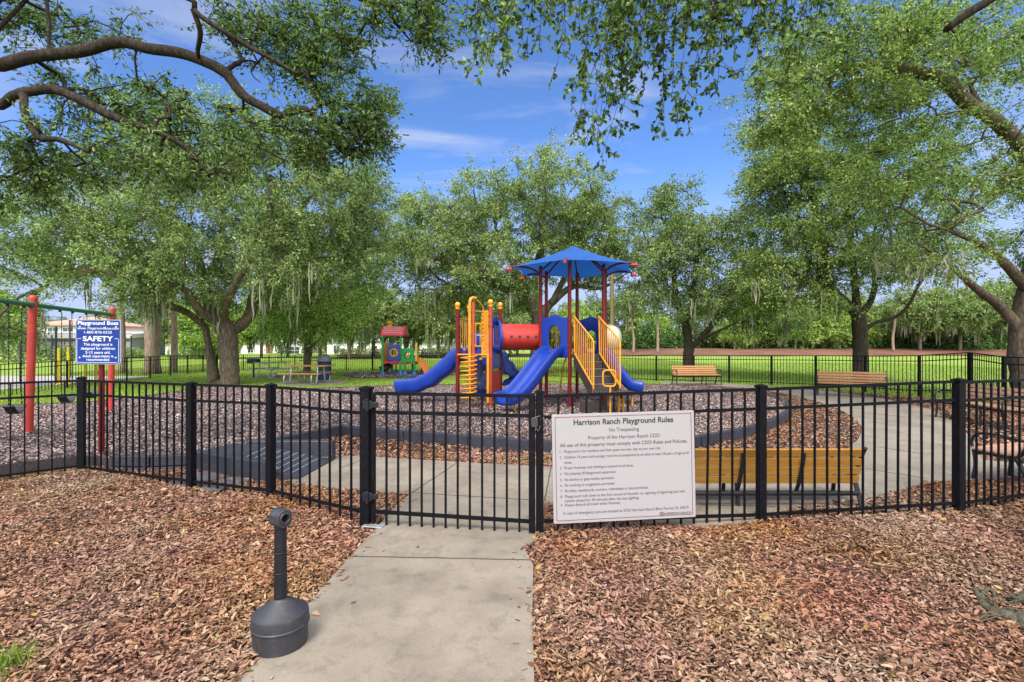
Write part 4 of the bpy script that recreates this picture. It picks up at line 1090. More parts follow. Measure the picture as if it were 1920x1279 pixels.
# sculpted rock walls
def rockwall(c, xd, w0, w1, z0, z1, lean, label, seed, t=.12):
    rnd = random.Random(seed); xd = Vector(xd).normalized(); nd = xd.cross(Vector((0, 0, 1))); c = Vector(c)
    nx_, nz_ = 7, 10; vs = []
    for side in (0, 1):
        for j in range(nz_ + 1):
            v = j / nz_; wd = w0 + (w1 - w0) * v
            for i in range(nx_ + 1):
                u = i / nx_ - .5; edge = 1 if i in (0, nx_) or j in (0, nz_) else 0
                uu = u * wd * (1 + (.16 * math.sin(v * 9 + seed) + rnd.uniform(-.05, .05)) * (1 if i in (0, nx_) else .3))
                off = nd * ((t / 2 if side else -t / 2) * (1 - .35 * edge) + rnd.uniform(-.05, .05) * (1 - edge) + lean * (1 - v))
                vs.append(c + xd * uu + Vector((0, 0, z0 + (z1 - z0) * v + (rnd.uniform(-.04, .04) if j == nz_ else 0))) + off)
    k = (nx_ + 1) * (nz_ + 1); fs = []
    for j in range(nz_):
        for i in range(nx_):
            q = j * (nx_ + 1) + i; fs += [(q, q + 1, q + nx_ + 2, q + nx_ + 1), (k + q + 1, k + q, k + q + nx_ + 1, k + q + nx_ + 2)]
    for j in range(nz_):
        for i in (0, nx_):
            q = j * (nx_ + 1) + i; fs.append((q, q + nx_ + 1, k + q + nx_ + 1, k + q))
    for i in range(nx_):
        for j in (0, nz_):
            q = j * (nx_ + 1) + i; fs.append((q, k + q, k + q + 1, q + 1))
    o = MB().add(vs, fs).build('rock_climber', M_blue, ps, smooth='all', sub=1)
    return o, c, xd, nd
o, c, xd, nd = rockwall((-.86, 13.62, 0), (1, -.2, 0), .62, .5, .28, 1.95, .1, '', 3)
for (u, z) in ((-.12, 1.6), (.1, 1.78), (.05, 1.25), (-.15, 1.05), (.16, .9), (.0, .62), (.2, .5), (.14, 1.45)):
    p = c + xd * u + Vector((0, 0, z)) + nd * .12
    MB().lathe([(.05, -.02), (.048, .01), (.03, .03), (.005, .036)], p, 10, rot=Matrix((xd, Vector((0, 0, 1)), nd)).transposed()).build('hand_hold', M_gold, o, smooth=True)
wp = [(560, 640), (585, 590), (620, 622), (640, 690), (690, 720), (718, 785), (755, 825), (742, 868), (705, 885), (672, 935), (610, 962), (563, 955), (575, 925), (640, 905), (645, 852), (600, 836), (565, 828)]
wp = [pt(840 + x / 5.56, 550 + y / 5.56, 13.9) for x, y in wp]
for k_, (dy, t_) in enumerate(((0, .2), (-.1, .1))):
    q = [((p.x - .02) * (1 if not k_ else 1), p.z) for p in wp]
    if k_: cxq = sum(a for a, b_ in q) / len(q); czq = sum(b_ for a, b_ in q) / len(q); q = [(cxq + (a - cxq) * .72 + .02 * math.sin(i * 2.1), czq + (b_ - czq) * .74) for i, (a, b_) in enumerate(q)]
    MB().prism(q, t_, frame_M((0, 13.9 + dy, 0), (1, 0, 0))).build('rock_climber', M_blue, ps, bevel=.03, seg=3, smooth=True)
plate(B_p, C_, .45, 1.0, 'play_panel', M_red, None, top='flat', t=.04)
MB().box((-.33, 13.1, .33), (.05, .05, .5)).build('panel_post', M_maroon, ps)

# back loop ladder
b0 = HP[3] + (HP[2] - HP[3]) * .5; od = (b0 - PC).normalized(); od.z = 0
for s in (-.22, .22):
    lat = od.cross(Vector((0, 0, 1))) * s
    MB().tube(smooth_path([b0 + lat + Vector((0, 0, DK)), b0 + lat + od * .25 + Vector((0, 0, 1.25)), b0 + lat + od * .5 + Vector((0, 0, .85)), b0 + lat * .8 + od * .62 + Vector((0, 0, .05))], 5), .02, 8).build('ladder_rail', M_yellow, ps, smooth=True)
mb = MB()
for t, z in ((.18, 1.3), (.33, 1.12), (.45, .94), (.54, .76), (.6, .58), (.62, .4)):
    lat = od.cross(Vector((0, 0, 1))); mb.tube(smooth_path([b0 + od * t - lat * .23 + Vector((0, 0, z)), b0 + od * (t + .07) + Vector((0, 0, z + .02)), b0 + od * t + lat * .23 + Vector((0, 0, z))], 4), .014, 6)
mb.build('ladder_rungs', M_yellow, ps, smooth=True)

# stairs, rails, transfer platform
sd_ = Vector((.30, -.954, 0)); sl = Vector((.954, .30, 0)); st = Vector((1.80, 12.22, 0))
mb = MB()
for k in range(5):
    z = DK - .16 * (k + 1); c = st + sd_ * (.10 + .21 * k + .02)
    M3 = Matrix((sl, -sd_, Vector((0, 0, 1)))).transposed()
    mb.box(c + Vector((0, 0, z - .015)), (.6, .235, .03), M3); mb.box(c + sd_ * -.105 + Vector((0, 0, z + .07)), (.6, .012, .15), M3)
mb.build('stair_treads', M_brownst, ps, bevel=.006)
mb = MB()
for k in range(5): mb.box(st + sd_ * (.225 + .21 * k) + Vector((0, 0, DK - .16 * (k + 1) - .008)), (.58, .018, .022), M3)
mb.build('tread_edges', M_grey, ps)
for s in (-1, 1):
    o0 = st + sl * (.33 * s)
    mb = MB(); M4 = Matrix((sd_, Vector((0, 0, 1)), sd_.cross(Vector((0, 0, 1))))).transposed().to_4x4(); M4.translation = o0
    mb.prism([(0, DK - .22), (0, DK), (.06, DK), (1.12, .62), (1.12, .45), (.95, .42)], .03, M4); mb.build('stringer', M_brownst, ps)
    # railing: two sloped tubes, end posts, balusters
    top0, top1 = o0 + Vector((0, 0, DK + .92)), o0 + sd_ * 1.02 + Vector((0, 0, DK + .34)); bot0, bot1 = o0 + sd_ * .04 + Vector((0, 0, DK + .03)), o0 + sd_ * 1.02 + Vector((0, 0, .72))
    fl_ = o0 + sd_ * 1.02 + Vector((0, 0, .55 if s < 0 else .3))
    mb = MB().tube([top0 + Vector((0, 0, .04)), top0, top1 + (top0 - top1) * .05, top1 - Vector((0, 0, .04)), fl_], .02, 8)
    mb.tube([bot0, bot1], .018, 8); mb.tube([top0, bot0], .018, 8)
    for k in range(1, 10):
        t = k / 10; mb.tube([bot0 + (bot1 - bot0) * t, top0 + (top1 - top0) * t], .0105, 6)
    mb.build('handrail', M_yellow, ps, smooth=True)
pc_ = st + sd_ * 1.32 + Vector((.12, .0, .6))
mb = MB(); mb.box(pc_, (.78, .48, .05), M3); mb.build('transfer_platform', M_brownst, ps, bevel=.01)
mb = MB(); q = Vector((1.78, 11.0, .0)); M5 = Matrix.Rotation(R(28), 3, 'Z')
mb.box((1.80, 11.22, .285), (.26, .6, .27), Matrix.Rotation(R(-52), 3, 'Z')); mb.build('transfer_step', M_brownst, ps, bevel=.012)
lp = Vector((2.07, 10.78, 0)); mb = MB()
mb.tube([(lp.x + x, lp.y, .93 + y) for x, y in rrect(.27, .34, .07, 4)], .019, 8, closed=True); mb.tube([(lp.x + .02, lp.y, .05), (lp.x + .02, lp.y, .77)], .02, 8)
mb.build('grab_loop', M_yellow, ps, smooth=True)
for p in ((2.34, 11.1), (2.47, 11.25)): MB().tube([(p[0], p[1], .0), (p[0], p[1], .6)], .024, 8).build('platform_leg', M_yellow, ps, smooth=True)

# ================================================================== SMALL PLAY HOUSE
hx0, hy0 = -6.0, 27.0
kh = thing('play_house', 'small toddler play house with a pink roof, green posts and an orange slide', 'play house', (hx0, hy0, 0))
sc = hy0 / F
def X(px): return (px - CX) * sc
def Z(py): return EYE - (py - YH) * sc
mb = MB(); rd = .62
xl, xr, zr_, ze = X(719), X(761), Z(612), Z(629)
prof = [(-rd, ze), (-rd * .55, ze + (zr_ - ze) * .62), (-.12, zr_ - .01), (.12, zr_ - .01), (rd * .55, ze + (zr_ - ze) * .62), (rd, ze), (rd - .06, ze - .06), (0, zr_ - .14), (-rd + .06, ze - .06)]
Mroof = Matrix(((0, 0, 1, (xl + xr) / 2), (1, 0, 0, hy0), (0, 1, 0, 0), (0, 0, 0, 1)))
mb.prism(prof, xr - xl, Mroof); rf = mb.build('roof', M_pink, kh, bevel=.03, seg=3)
for x in (xl - .02, xr + .02):
    mb = MB(); Mg = Mroof.copy(); Mg.translation = (x, hy0, 0); mb.prism(prof[:6], .07, Mg); mb.build('gable', M_red, rf, bevel=.02)
mb = MB()
for r_ in range(4):
    for c_ in range(9):
        t = (r_ + .5) / 4; y = -rd * (.15 + .72 * t); z = zr_ - .02 - (zr_ - ze) * (t * .85 + .02)
        mb.box((xl + .1 + (c_ + .5 * (r_ % 2)) * (xr - xl - .2) / 9, hy0 + y - .04, z + .035), (.075, .02, .06), Matrix.Rotation(R(-38), 3, 'X'))
mb.build('shingle_studs', mat('pale_pink', (.75, .5, .52), .5, .05), rf, bevel=.008)
MB().lathe([(.19, 0), (.15, .06), (.11, .1), (.11, .16), (.2, .19), (.17, .25), (.08, .31), (.01, .33)], (X(731), hy0, zr_ - .03), 14).build('cupola', M_gold, rf, smooth=True)
for px, y in ((722, -.5), (731, .5), (747, .5), (755, -.5)):
    MB().tube([(X(px), hy0 + y, .1), (X(px), hy0 + y, ze)], .06, 10).build('roof_post', M_kgreen, kh, smooth=True)
for px, y, m in ((770, .5, M_kgreen), (780, -.5, M_kgreen), (763, -.5, M_kgreen)):
    MB().tube([(X(px), hy0 + y, .1), (X(px), hy0 + y, Z(672))], .06, 10).build('post', m, kh, smooth=True)
for px, y in ((722, -.5), (731, .5), (747, .5), (755, -.5), (770, .5), (780, -.5), (763, -.5)):
    MB().lathe([(.15, .05), (.15, .1), (.11, .18), (.07, .22)], (X(px), hy0 + y, 0), 12).build('foot', mat('sky_blue_foot', (.03, .16, .5), .4, .1) if px == 722 else bpy.data.materials['sky_blue_foot'], kh, smooth=True)
def wave_panel(x0, x1, z0, z1, y, name, m, hole_r=0, hole_m=None, side=False):
    n = 48; cx_, cz_ = (x0 + x1) / 2, (z0 + z1) / 2; w_, h_ = x1 - x0, z1 - z0; out = []; inn = []
    for k in range(n):
        a = 2 * math.pi * (k + .5) / n; c, s = math.cos(a), math.sin(a); r = 1 / max(abs(c) / (w_ / 2), abs(s) / (h_ / 2)); x, y_ = c * r, s * r
        q = 1 - .07 * (1 - math.cos(8 * a)) / 2 if False else 1 + .05 * math.cos(8 * a + math.pi)
        out.append((x * q, y_ * q)); inn.append((hole_r * c, hole_r * s))
    M = frame_M((cx_, y, cz_), (1, 0, 0) if not side else (0, 1, 0))
    mb = MB(); (mb.ringplate(out, inn, .09, M) if hole_r else mb.prism(out, .09, M)); o = mb.build(name, m, kh, bevel=.02, seg=3)
    if hole_m:
        mb = MB().tube([M @ Vector((hole_r * math.cos(a), hole_r * math.sin(a), .03)) for a in [2 * math.pi * k / 24 for k in range(24)]], .035, 8, closed=True); mb.build('port_ring', hole_m, o, smooth=True)
    return o
wave_panel(X(731.5), X(755), Z(676), Z(646), hy0 - .55, 'wall_panel', M_blue, .19, M_gold)
o = wave_panel(X(757), X(780), Z(679), Z(653), hy0 - .55, 'wall_panel', M_kgreen, .2, M_kgreen)
MB().tube([(X(768.5) + .1 * math.cos(a), hy0 - .5, Z(666) + .1 * math.sin(a)) for a in [2 * math.pi * k / 12 for k in range(12)]], .03, 6, closed=True).build('steering_wheel', M_lemon, kh, smooth=True)
mb = MB(); mb.prism([(a, b_) for a, b_ in ((-.5, 0), (.5, 0), (.55, .3), (.42, .55), (.5, .85), (.3, 1.0), (.1, .9), (-.1, 1.0), (-.4, .9), (-.5, .5))], .09, frame_M((X(724), hy0, Z(677)), (.25, 1, 0))); mb.build('wall_panel', M_gold, kh, bevel=.02)
mb = MB(); mb.prism([(-.5, 0), (.5, 0), (.55, .3), (.42, .55), (.4, .9), (0, 1.0), (-.4, .9), (-.5, .5)], .09, frame_M((X(781), hy0, Z(677)), (-.12, 1, 0))); mb.build('wall_panel', M_lemon, kh, bevel=.02)
wave_panel(X(733), X(754), Z(676), Z(655), hy0 + .55, 'wall_panel', M_lemon, .16)
mb = MB(); pts = [(X(722), Z(676)), (X(781), Z(676)), (X(781), Z(684))] + [(X(781 - i * 59 / 12), Z(683.5) + .09 * (.5 - .5 * math.cos(i / 12 * 6 * math.pi))) for i in range(1, 12)] + [(X(722), Z(684))]
Mz = Matrix(((1, 0, 0, 0), (0, 0, 1, hy0), (0, 1, 0, 0), (0, 0, 0, 1))); mb.prism(pts, 1.1, Mz); mb.build('deck', M_red, kh, bevel=.02)
mb = MB(); P = smooth_path([(X(780), hy0, Z(676)), (X(788), hy0 - .05, Z(679)), (X(795), hy0 - .1, Z(690)), (X(800), hy0 - .12, Z(699)), (X(806), hy0 - .15, Z(702))], 4)
vs = []; pr = [(-.3, .2), (-.24, .2), (-.22, .02), (.22, .02), (.24, .2), (.3, .2), (.28, -.05), (-.28, -.05)]
for i, p in enumerate(P):
    t = (P[min(i + 1, len(P) - 1)] - P[max(i - 1, 0)]).normalized(); up = Vector((0, -1, 0)).cross(t); up = up if up.z > 0 else -up
    vs += [p + Vector((0, u, 0)) + up * v for u, v in pr]
mb.add(vs, [(i * 8 + j, i * 8 + (j + 1) % 8, i * 8 + 8 + (j + 1) % 8, i * 8 + 8 + j) for i in range(len(P) - 1) for j in range(8)] + [tuple(range(8)), tuple((len(P) - 1) * 8 + j for j in range(8))])
mb.build('slide', M_orange, kh, smooth=True)
mb = MB().tube(smooth_path([(X(728), hy0 + .1, Z(684)), (X(723), hy0 - .1, Z(690)), (X(716), hy0 - .2, Z(694))], 4), .2, 14); mb.build('crawl_tube', mat('dark_brown_tube', (.04, .025, .022), .5, .2), kh, smooth=True)

# wooden light pole behind the shade
a = pt(1147.5, 478, 24.0)
lp_ = thing('wooden_pole', 'olive brown wooden pole standing behind the right posts of the blue shade', 'pole', (a.x, 24, 0))
MB().tube([(a.x, 24, -.05), (a.x, 24, a.z)], [.1, .085], 12).build('shaft', mat('olive_wood_pole', (.16, .125, .05), .8, .2, 3, bump=.3, bscale=30), lp_, smooth=True)
MB().lathe([(.1, 0), (.11, .04), (.03, .1)], (a.x, 24, a.z), 10).build('pole_cap', M_iron, lp_, smooth=True)
# ================================================================== HOUSES FAR OFF
M_stucco = mat('white_stucco', (.72, .7, .68), .85, .05, 1.2, bump=.1, bscale=20)
M_tile = mat('terracotta_tiles', (.42, .27, .2), .8, .22, 6, bump=.4, bscale=25)
M_groof = mat('grey_shingles', (.34, .35, .4), .85, .15, 6, bump=.3, bscale=25)
M_glass = mat('dark_window_glass', (.05, .06, .075), .12, .2, 2, spec=.8)
M_trim = mat('white_trim', (.75, .74, .72), .6, .03)
M_screen = mat('grey_insect_screen', (.25, .245, .265), .9, .06, .5)
M_frame = mat('bronze_screen_frame', (.12, .11, .11), .6, .1)

def house(label, x0, x1, Y, dep, eave, ridge, roofm, name='house', windows=(), door=None, hip=True, garage=None):
    """x in photo pixels of the front wall, heights in metres"""
    a, b_ = (x0 - CX) / F * Y, (x1 - CX) / F * Y
    r = thing(name, label, 'house', ((a + b_) / 2, Y, 0))
    MB().box(((a + b_) / 2, Y + dep / 2, eave / 2 - .1), (b_ - a, dep, eave + .2)).build('wall', M_stucco, r)
    o = .5; e = eave - .05; mb = MB(); mid = Y + dep / 2
    w_ = b_ - a; rin = min(w_ / 2 - .1, dep / 2) if hip else -.0
    vs = [(a - o, Y - o, e), (b_ + o, Y - o, e), (b_ + o, Y + dep + o, e), (a - o, Y + dep + o, e), (a + rin - (0 if hip else o), mid, ridge), (b_ - rin + (0 if hip else o), mid, ridge)]
    vs += [(x, y, z - .18) for x, y, z in vs[:4]]
    mb.add(vs, [(0, 1, 5, 4), (2, 3, 4, 5), (1, 2, 5), (3, 0, 4), (0, 6, 7, 1), (1, 7, 8, 2), (2, 8, 9, 3), (3, 9, 6, 0), (9, 8, 7, 6)])
    mb.build('roof', roofm, r)
    for (px, py, w_, h_) in windows:
        c = pt(px, py, Y); f = MB().box((c.x, Y - .03, c.z), (w_ + .2, .08, h_ + .2)).build('window', M_trim, r)
        MB().box((c.x, Y - .06, c.z), (w_, .05, h_)).build('pane', M_glass, f)
        m_ = MB(); m_.box((c.x, Y - .09, c.z), (.05, .03, h_)); m_.box((c.x, Y - .092, c.z), (w_, .028, .05)); m_.build('glazing_bar', M_trim, f)
    if door:
        px, w_, h_ = door; x = (px - CX) / F * Y
        MB().box((x, Y - .04, h_ / 2), (w_, .1, h_)).build('door', mat('brown_door', (.2, .1, .06), .6, .1), r)
    if garage:
        px, w_, h_ = garage; x = (px - CX) / F * Y; m_ = MB()
        for k in range(4): m_.box((x, Y - .04, h_ * (k + .5) / 4), (w_, .08, h_ / 4 - .03))
        m_.build('garage_door', M_trim, r)
    return r
house('two storey white house with a terracotta roof behind the screened porch', 62, 178, 80, 12, 4.85, 6.4, M_tile, windows=((100, 622, 1.6, 1.2), (128, 622, 1.6, 1.2), (153, 622, 1.4, 1.2)))
# screened porch in front of it
Yp = 70; a, b_ = (58 - CX) / F * Yp, (246 - CX) / F * Yp
sp_ = thing('screened_porch', 'grey screened porch attached to the two storey house beyond the court', 'porch', ((a + b_) / 2, Yp, 0))
MB().box(((a + b_) / 2, Yp + 3.5, 1.55), (b_ - a, 6.8, 3.1)).build('screen', M_screen, sp_)
mb = MB(); n = 9
for i in range(n + 1): mb.box((a + (b_ - a) * i / n, Yp - .02, 1.6), (.1, .1, 3.2))
for z in (.1, 1.0, 2.3, 3.15): mb.box(((a + b_) / 2, Yp - .025, z), (b_ - a, .1, .1))
mb.build('frame', M_frame, sp_)
mb = MB(); mb.add([(a - .2, Yp - .2, 3.1), (b_ + .2, Yp - .2, 3.1), (b_ + .2, Yp + 7, 3.6), (a - .2, Yp + 7, 3.6), (a - .2, Yp - .2, 2.5), (b_ + .2, Yp - .2, 2.5), (b_ + .2, Yp + 7, 3.0), (a - .2, Yp + 7, 3.0)], [(0, 1, 2, 3), (7, 6, 5, 4), (0, 4, 5, 1), (1, 5, 6, 2), (2, 6, 7, 3), (3, 7, 4, 0)])
mb.build('roof_band', mat('pale_porch_fascia', (.45, .43, .44), .8, .08), sp_)
house('white bungalow with a terracotta roof behind the thick brown trunks', 243, 336, 86, 10, 2.35, 4.1, M_tile, windows=((262, 652, 1.0, 1.2), (304, 652, .9, 1.0)), garage=None)
house('white house with a tiled roof seen just left of the twin oak', 345, 440, 105, 10, 2.6, 4.3, M_groof, windows=((372, 655, 1.2, 1.2), (415, 655, 2.2, 1.2)), door=(395, 1.2, 2.1))
house('low white house behind the grey picnic table', 452, 566, 92, 10, 2.3, 3.9, M_groof, windows=((470, 656, 1.0, 1.0), (534, 657, 2.4, 1.2), (553, 657, 1.6, 1.2)), door=(505, 1.2, 2.0))
house('white house half hidden by trees behind the trash bin', 612, 716, 88, 10, 2.5, 4.0, M_groof, windows=((631, 654, 1.0, 1.1), (676, 655, 1.2, 1.2), (702, 655, 1.0, 1.2)))
house('white house with a pale grey roof behind the small play house', 742, 846, 82, 11, 2.3, 3.55, M_groof, windows=((806, 652, .8, .8), (775, 653, 1.2, 1.0), (828, 655, 1.2, 1.0)), hip=True)
# ================================================================== TREES
def bark_mat(name, c0, c1, c2, sc=3.0):
    m, nt, b, out = new_mat(name)
    tc = N(nt, 'ShaderNodeTexCoord'); mp = N(nt, 'ShaderNodeMapping'); mp.inputs['Scale'].default_value = (sc * 3, sc * 3, sc * .9)
    nt.links.new(tc.outputs['Object'], mp.inputs['Vector'])
    nz = N(nt, 'ShaderNodeTexNoise', Scale=1.6, Detail=9.0, Roughness=.72, Distortion=.6); nt.links.new(mp.outputs[0], nz.inputs['Vector'])
    n2 = N(nt, 'ShaderNodeTexNoise', Scale=.9, Detail=4.0); nt.links.new(tc.outputs['Object'], n2.inputs['Vector'])
    rp = ramp(nt, [(.33, c0), (.52, c1), (.72, c2)]); nt.links.new(nz.outputs['Fac'], rp.inputs['Fac'])
    lich = ramp(nt, [(.5, (1, 1, 1)), (.7, (1.2, 1.24, 1.08))]); nt.links.new(n2.outputs['Fac'], lich.inputs['Fac'])
    mx = N(nt, 'ShaderNodeMix', data_type='RGBA', blend_type='MULTIPLY'); mx.inputs[0].default_value = 1
    nt.links.new(rp.outputs[0], mx.inputs[6]); nt.links.new(lich.outputs[0], mx.inputs[7])
    nt.links.new(mx.outputs[2], b.inputs['Base Color']); b.inputs['Roughness'].default_value = .95; b.inputs['Specular IOR Level'].default_value = .15
    bp = N(nt, 'ShaderNodeBump', Strength=.9, Distance=.06); nt.links.new(nz.outputs['Fac'], bp.inputs['Height']); nt.links.new(bp.outputs['Normal'], b.inputs['Normal'])
    return m
M_bark1 = bark_mat('oak_bark', (.045, .034, .026), (.13, .1, .075), (.24, .195, .15))
M_bark2 = bark_mat('pale_oak_bark', (.07, .058, .045), (.19, .155, .12), (.32, .27, .215))
M_bark3 = bark_mat('dark_oak_bark', (0.015, 0.012, 0.010), (0.052, 0.039, 0.031), (0.105, 0.084, 0.066), 5)
M_palmbark = bark_mat('palm_trunk_bark', (.16, .11, .085), (.28, .2, .16), (.4, .31, .25), 2)
def leafm(name, k, noise=.55, tr=.42, hue=(1, 1, 1)):
    st = [(0, (.035, .06, .018)), (.3, (.115, .165, .055)), (.6, (.215, .29, .105)), (.85, (.32, .4, .16)), (1, (.43, .5, .24))]
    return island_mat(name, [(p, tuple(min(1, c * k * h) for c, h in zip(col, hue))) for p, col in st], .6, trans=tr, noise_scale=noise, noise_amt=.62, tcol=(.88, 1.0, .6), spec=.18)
L_mid = leafm('oak_leaf', 1.24)
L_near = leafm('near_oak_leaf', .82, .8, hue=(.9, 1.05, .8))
L_right = leafm('olive_oak_leaf', 1.18, .3, hue=(1.0, 1.02, .8))
L_ctr = leafm('grey_green_oak_leaf', 1.2, .3, hue=(1.0, 1.0, .95))
L_light = leafm('yellow_green_leaf', 1.55, .3, hue=(1.05, 1.1, .7))
L_dark = leafm('dark_hedge_leaf', .75, .3, hue=(.8, 1.05, .8))
L_palm = leafm('palm_leaf', 1.0, .4)
M_moss = island_mat('spanish_moss', [(0, (.16, .17, .11)), (.5, (.27, .28, .19)), (1, (.42, .42, .31))], .9, trans=.3, noise_scale=.5, noise_amt=.2, tcol=(1, 1, .8))

def unit(n, rg):
    v = rg.normal(size=(n, 3)); return v / np.linalg.norm(v, axis=1)[:, None]

def leaf_quads(p, ax, L, rg, ratio=.42, fold=.12):
    n = len(p); ax = ax / np.linalg.norm(ax, axis=1)[:, None]
    nr = unit(n, rg) + np.array([0, 0, .55]); nr -= ax * (nr * ax).sum(1)[:, None]; nr /= np.linalg.norm(nr, axis=1)[:, None]
    s = np.cross(ax, nr); L = (L * rg.uniform(.65, 1.3, n))[:, None]; w_ = L * ratio * rg.uniform(.8, 1.2, n)[:, None]
    v = np.stack([p, p + ax * L * .5 + s * w_ * .5 + nr * L * fold, p + ax * L, p + ax * L * .5 - s * w_ * .5 + nr * L * fold], 1).reshape(-1, 3)
    return v, np.arange(n)[:, None] * 4 + np.array([[0, 1, 2, 3]])

def leaf_fine(p, ax, L, rg, ratio=.42, fold=.1):
    """rounder leaf of two halves that meet along the midrib"""
    n = len(p); ax = ax / np.linalg.norm(ax, axis=1)[:, None]
    nr = unit(n, rg) + np.array([0, 0, .7]); nr -= ax * (nr * ax).sum(1)[:, None]; nr /= np.linalg.norm(nr, axis=1)[:, None]
    s = np.cross(ax, nr); L = (L * rg.uniform(.6, 1.25, n))[:, None]; w_ = L * ratio * rg.uniform(.8, 1.2, n)[:, None]
    dr = -nr * L * rg.uniform(0, .18, n)[:, None]
    v = np.stack([p, p + ax * L + dr, p + ax * L * .35 + s * w_ * .42 + nr * L * fold, p + ax * L * .72 + s * w_ * .5 + nr * L * fold + dr * .5,
                  p + ax * L * .35 - s * w_ * .42 + nr * L * fold, p + ax * L * .72 - s * w_ * .5 + nr * L * fold + dr * .5], 1).reshape(-1, 3)
    i = np.arange(n)[:, None] * 6
    return v, np.concatenate([i + np.array([[0, 2, 3, 1]]), i + np.array([[0, 1, 5, 4]])])

class Skel:
    def __init__(s, cap=60000):
        s.p = np.zeros((cap, 3)); s.par = np.full(cap, -1); s.r = np.zeros(cap); s.n = 0
    def add(s, p, par, r=0.0):
        s.p[s.n] = p; s.par[s.n] = par; s.r[s.n] = r; s.n += 1; return s.n - 1
    def nearest(s, q, zpen=.0):
        d = s.p[:s.n] - q; dd = np.sqrt((d * d).sum(1)) + zpen * np.maximum(0, d[:, 2]); return int(dd.argmin())

def grow(limbs, att, rg, step=.45, k=.012, rmin=.006, arch=.12, power=.5):
    sk = Skel()
    for li, (P, r0, r1) in enumerate(limbs):
        P = smooth_path(P, 6); par = -1
        st = 0
        if li: par = sk.nearest(np.array(P[0][:])); st = 0
        last = np.array(P[0][:]); L = sum((P[i + 1] - P[i]).length for i in range(len(P) - 1)); acc = 0
        for i, q in enumerate(P):
            q = np.array(q[:])
            if i: acc += np.linalg.norm(q - np.array(P[i - 1][:]))
            if i and np.linalg.norm(q - last) < step * .3 and i < len(P) - 1: continue
            par = sk.add(q, par, r0 + (r1 - r0) * acc / L); last = q
    d0 = np.array([np.min(np.linalg.norm(sk.p[:sk.n] - a, axis=1)) for a in att]); order = np.argsort(d0)
    ends = []
    for ai in order:
        a = att[ai]; j = sk.nearest(a, .35); b = sk.p[j].copy(); d = np.linalg.norm(a - b); m = max(2, int(d / step)); par = j
        side = unit(1, rg)[0]
        for i in range(1, m + 1):
            t = i / m; q = b + (a - b) * t + np.array([0, 0, arch * d * 4 * t * (1 - t) * .5]) + side * (.07 * d * math.sin(math.pi * t)) + (rg.normal(0, .04 * min(1, d), 3) if i < m else 0)
            par = sk.add(q, par, 0)
        ends.append(par)
    n = sk.n; cnt = np.zeros(n)
    for e in ends: cnt[e] += 1
    for i in range(n - 1, 0, -1):
        if sk.par[i] >= 0: cnt[sk.par[i]] += cnt[i]
    sk.r[:n] = np.maximum(sk.r[:n], np.maximum(rmin, k * cnt ** power)); sk.cnt = cnt
    for i in range(n):
        if sk.par[i] >= 0: sk.r[i] = min(sk.r[i], sk.r[sk.par[i]])
    return sk

def skel_mesh(sk, name, m, parent, rough=.0, rg=None):
    n = sk.n; kids = [[] for _ in range(n)]
    for i in range(n):
        if sk.par[i] >= 0: kids[sk.par[i]].append(i)
    mb = MB(); starts = [(-1, i) for i in range(n) if sk.par[i] < 0]
    while starts:
        par, i = starts.pop(); ch = []; rr = []
        if par >= 0: ch.append(Vector(sk.p[par])); rr.append(sk.r[i] * 1.05)
        while True:
            ch.append(Vector(sk.p[i])); rr.append(sk.r[i])
            if not kids[i]: break
            ks = sorted(kids[i], key=lambda q: -sk.r[q] * 1000 - sk.cnt[q]); 
            for q in ks[1:]: starts.append((i, q))
            i = ks[0]
        if len(ch) < 2: continue
        r_ = max(rr); nn = 12 if r_ > .18 else 8 if r_ > .07 else 5 if r_ > .02 else 3
        if nn == 12: rr = [a * (1 + .025 * math.sin(j * 1.7) + random.uniform(-.03, .03)) for j, a in enumerate(rr)]
        # keep points apart
        c2 = [ch[0]]; r2 = [rr[0]]
        for q, a in zip(ch[1:], rr[1:]):
            if (q - c2[-1]).length > 1e-3: c2.append(q); r2.append(a)
        if len(c2) > 1: mb.tube(c2, r2, nn, cap=True)
    return mb.build(name, m, parent, smooth='all')

def sample_blobs(blobs, Y, n, rg, shell=2.2, zmin=1.7):
    A = np.array([b[2] * b[3] for b in blobs], float); idx = rg.choice(len(blobs), n * 2, p=A / A.sum()); out = []
    for i in idx:
        b = blobs[i]; Yc = Y + (b[4] if len(b) > 4 else 0); c = pt(b[0], b[1], Yc); s = Yc / F
        rx, rz = b[2] * s, b[3] * s; ry = (b[5] if len(b) > 5 else min(rx, 1.3 * rz + 1) * .95)
        u = unit(1, rg)[0] * rg.uniform(0, 1) ** (1 / shell)
        q = np.array([c.x + u[0] * rx, c.y + u[1] * ry, c.z + u[2] * rz])
        if q[2] > zmin: out.append(q)
        if len(out) == n: break
    return np.array(out)

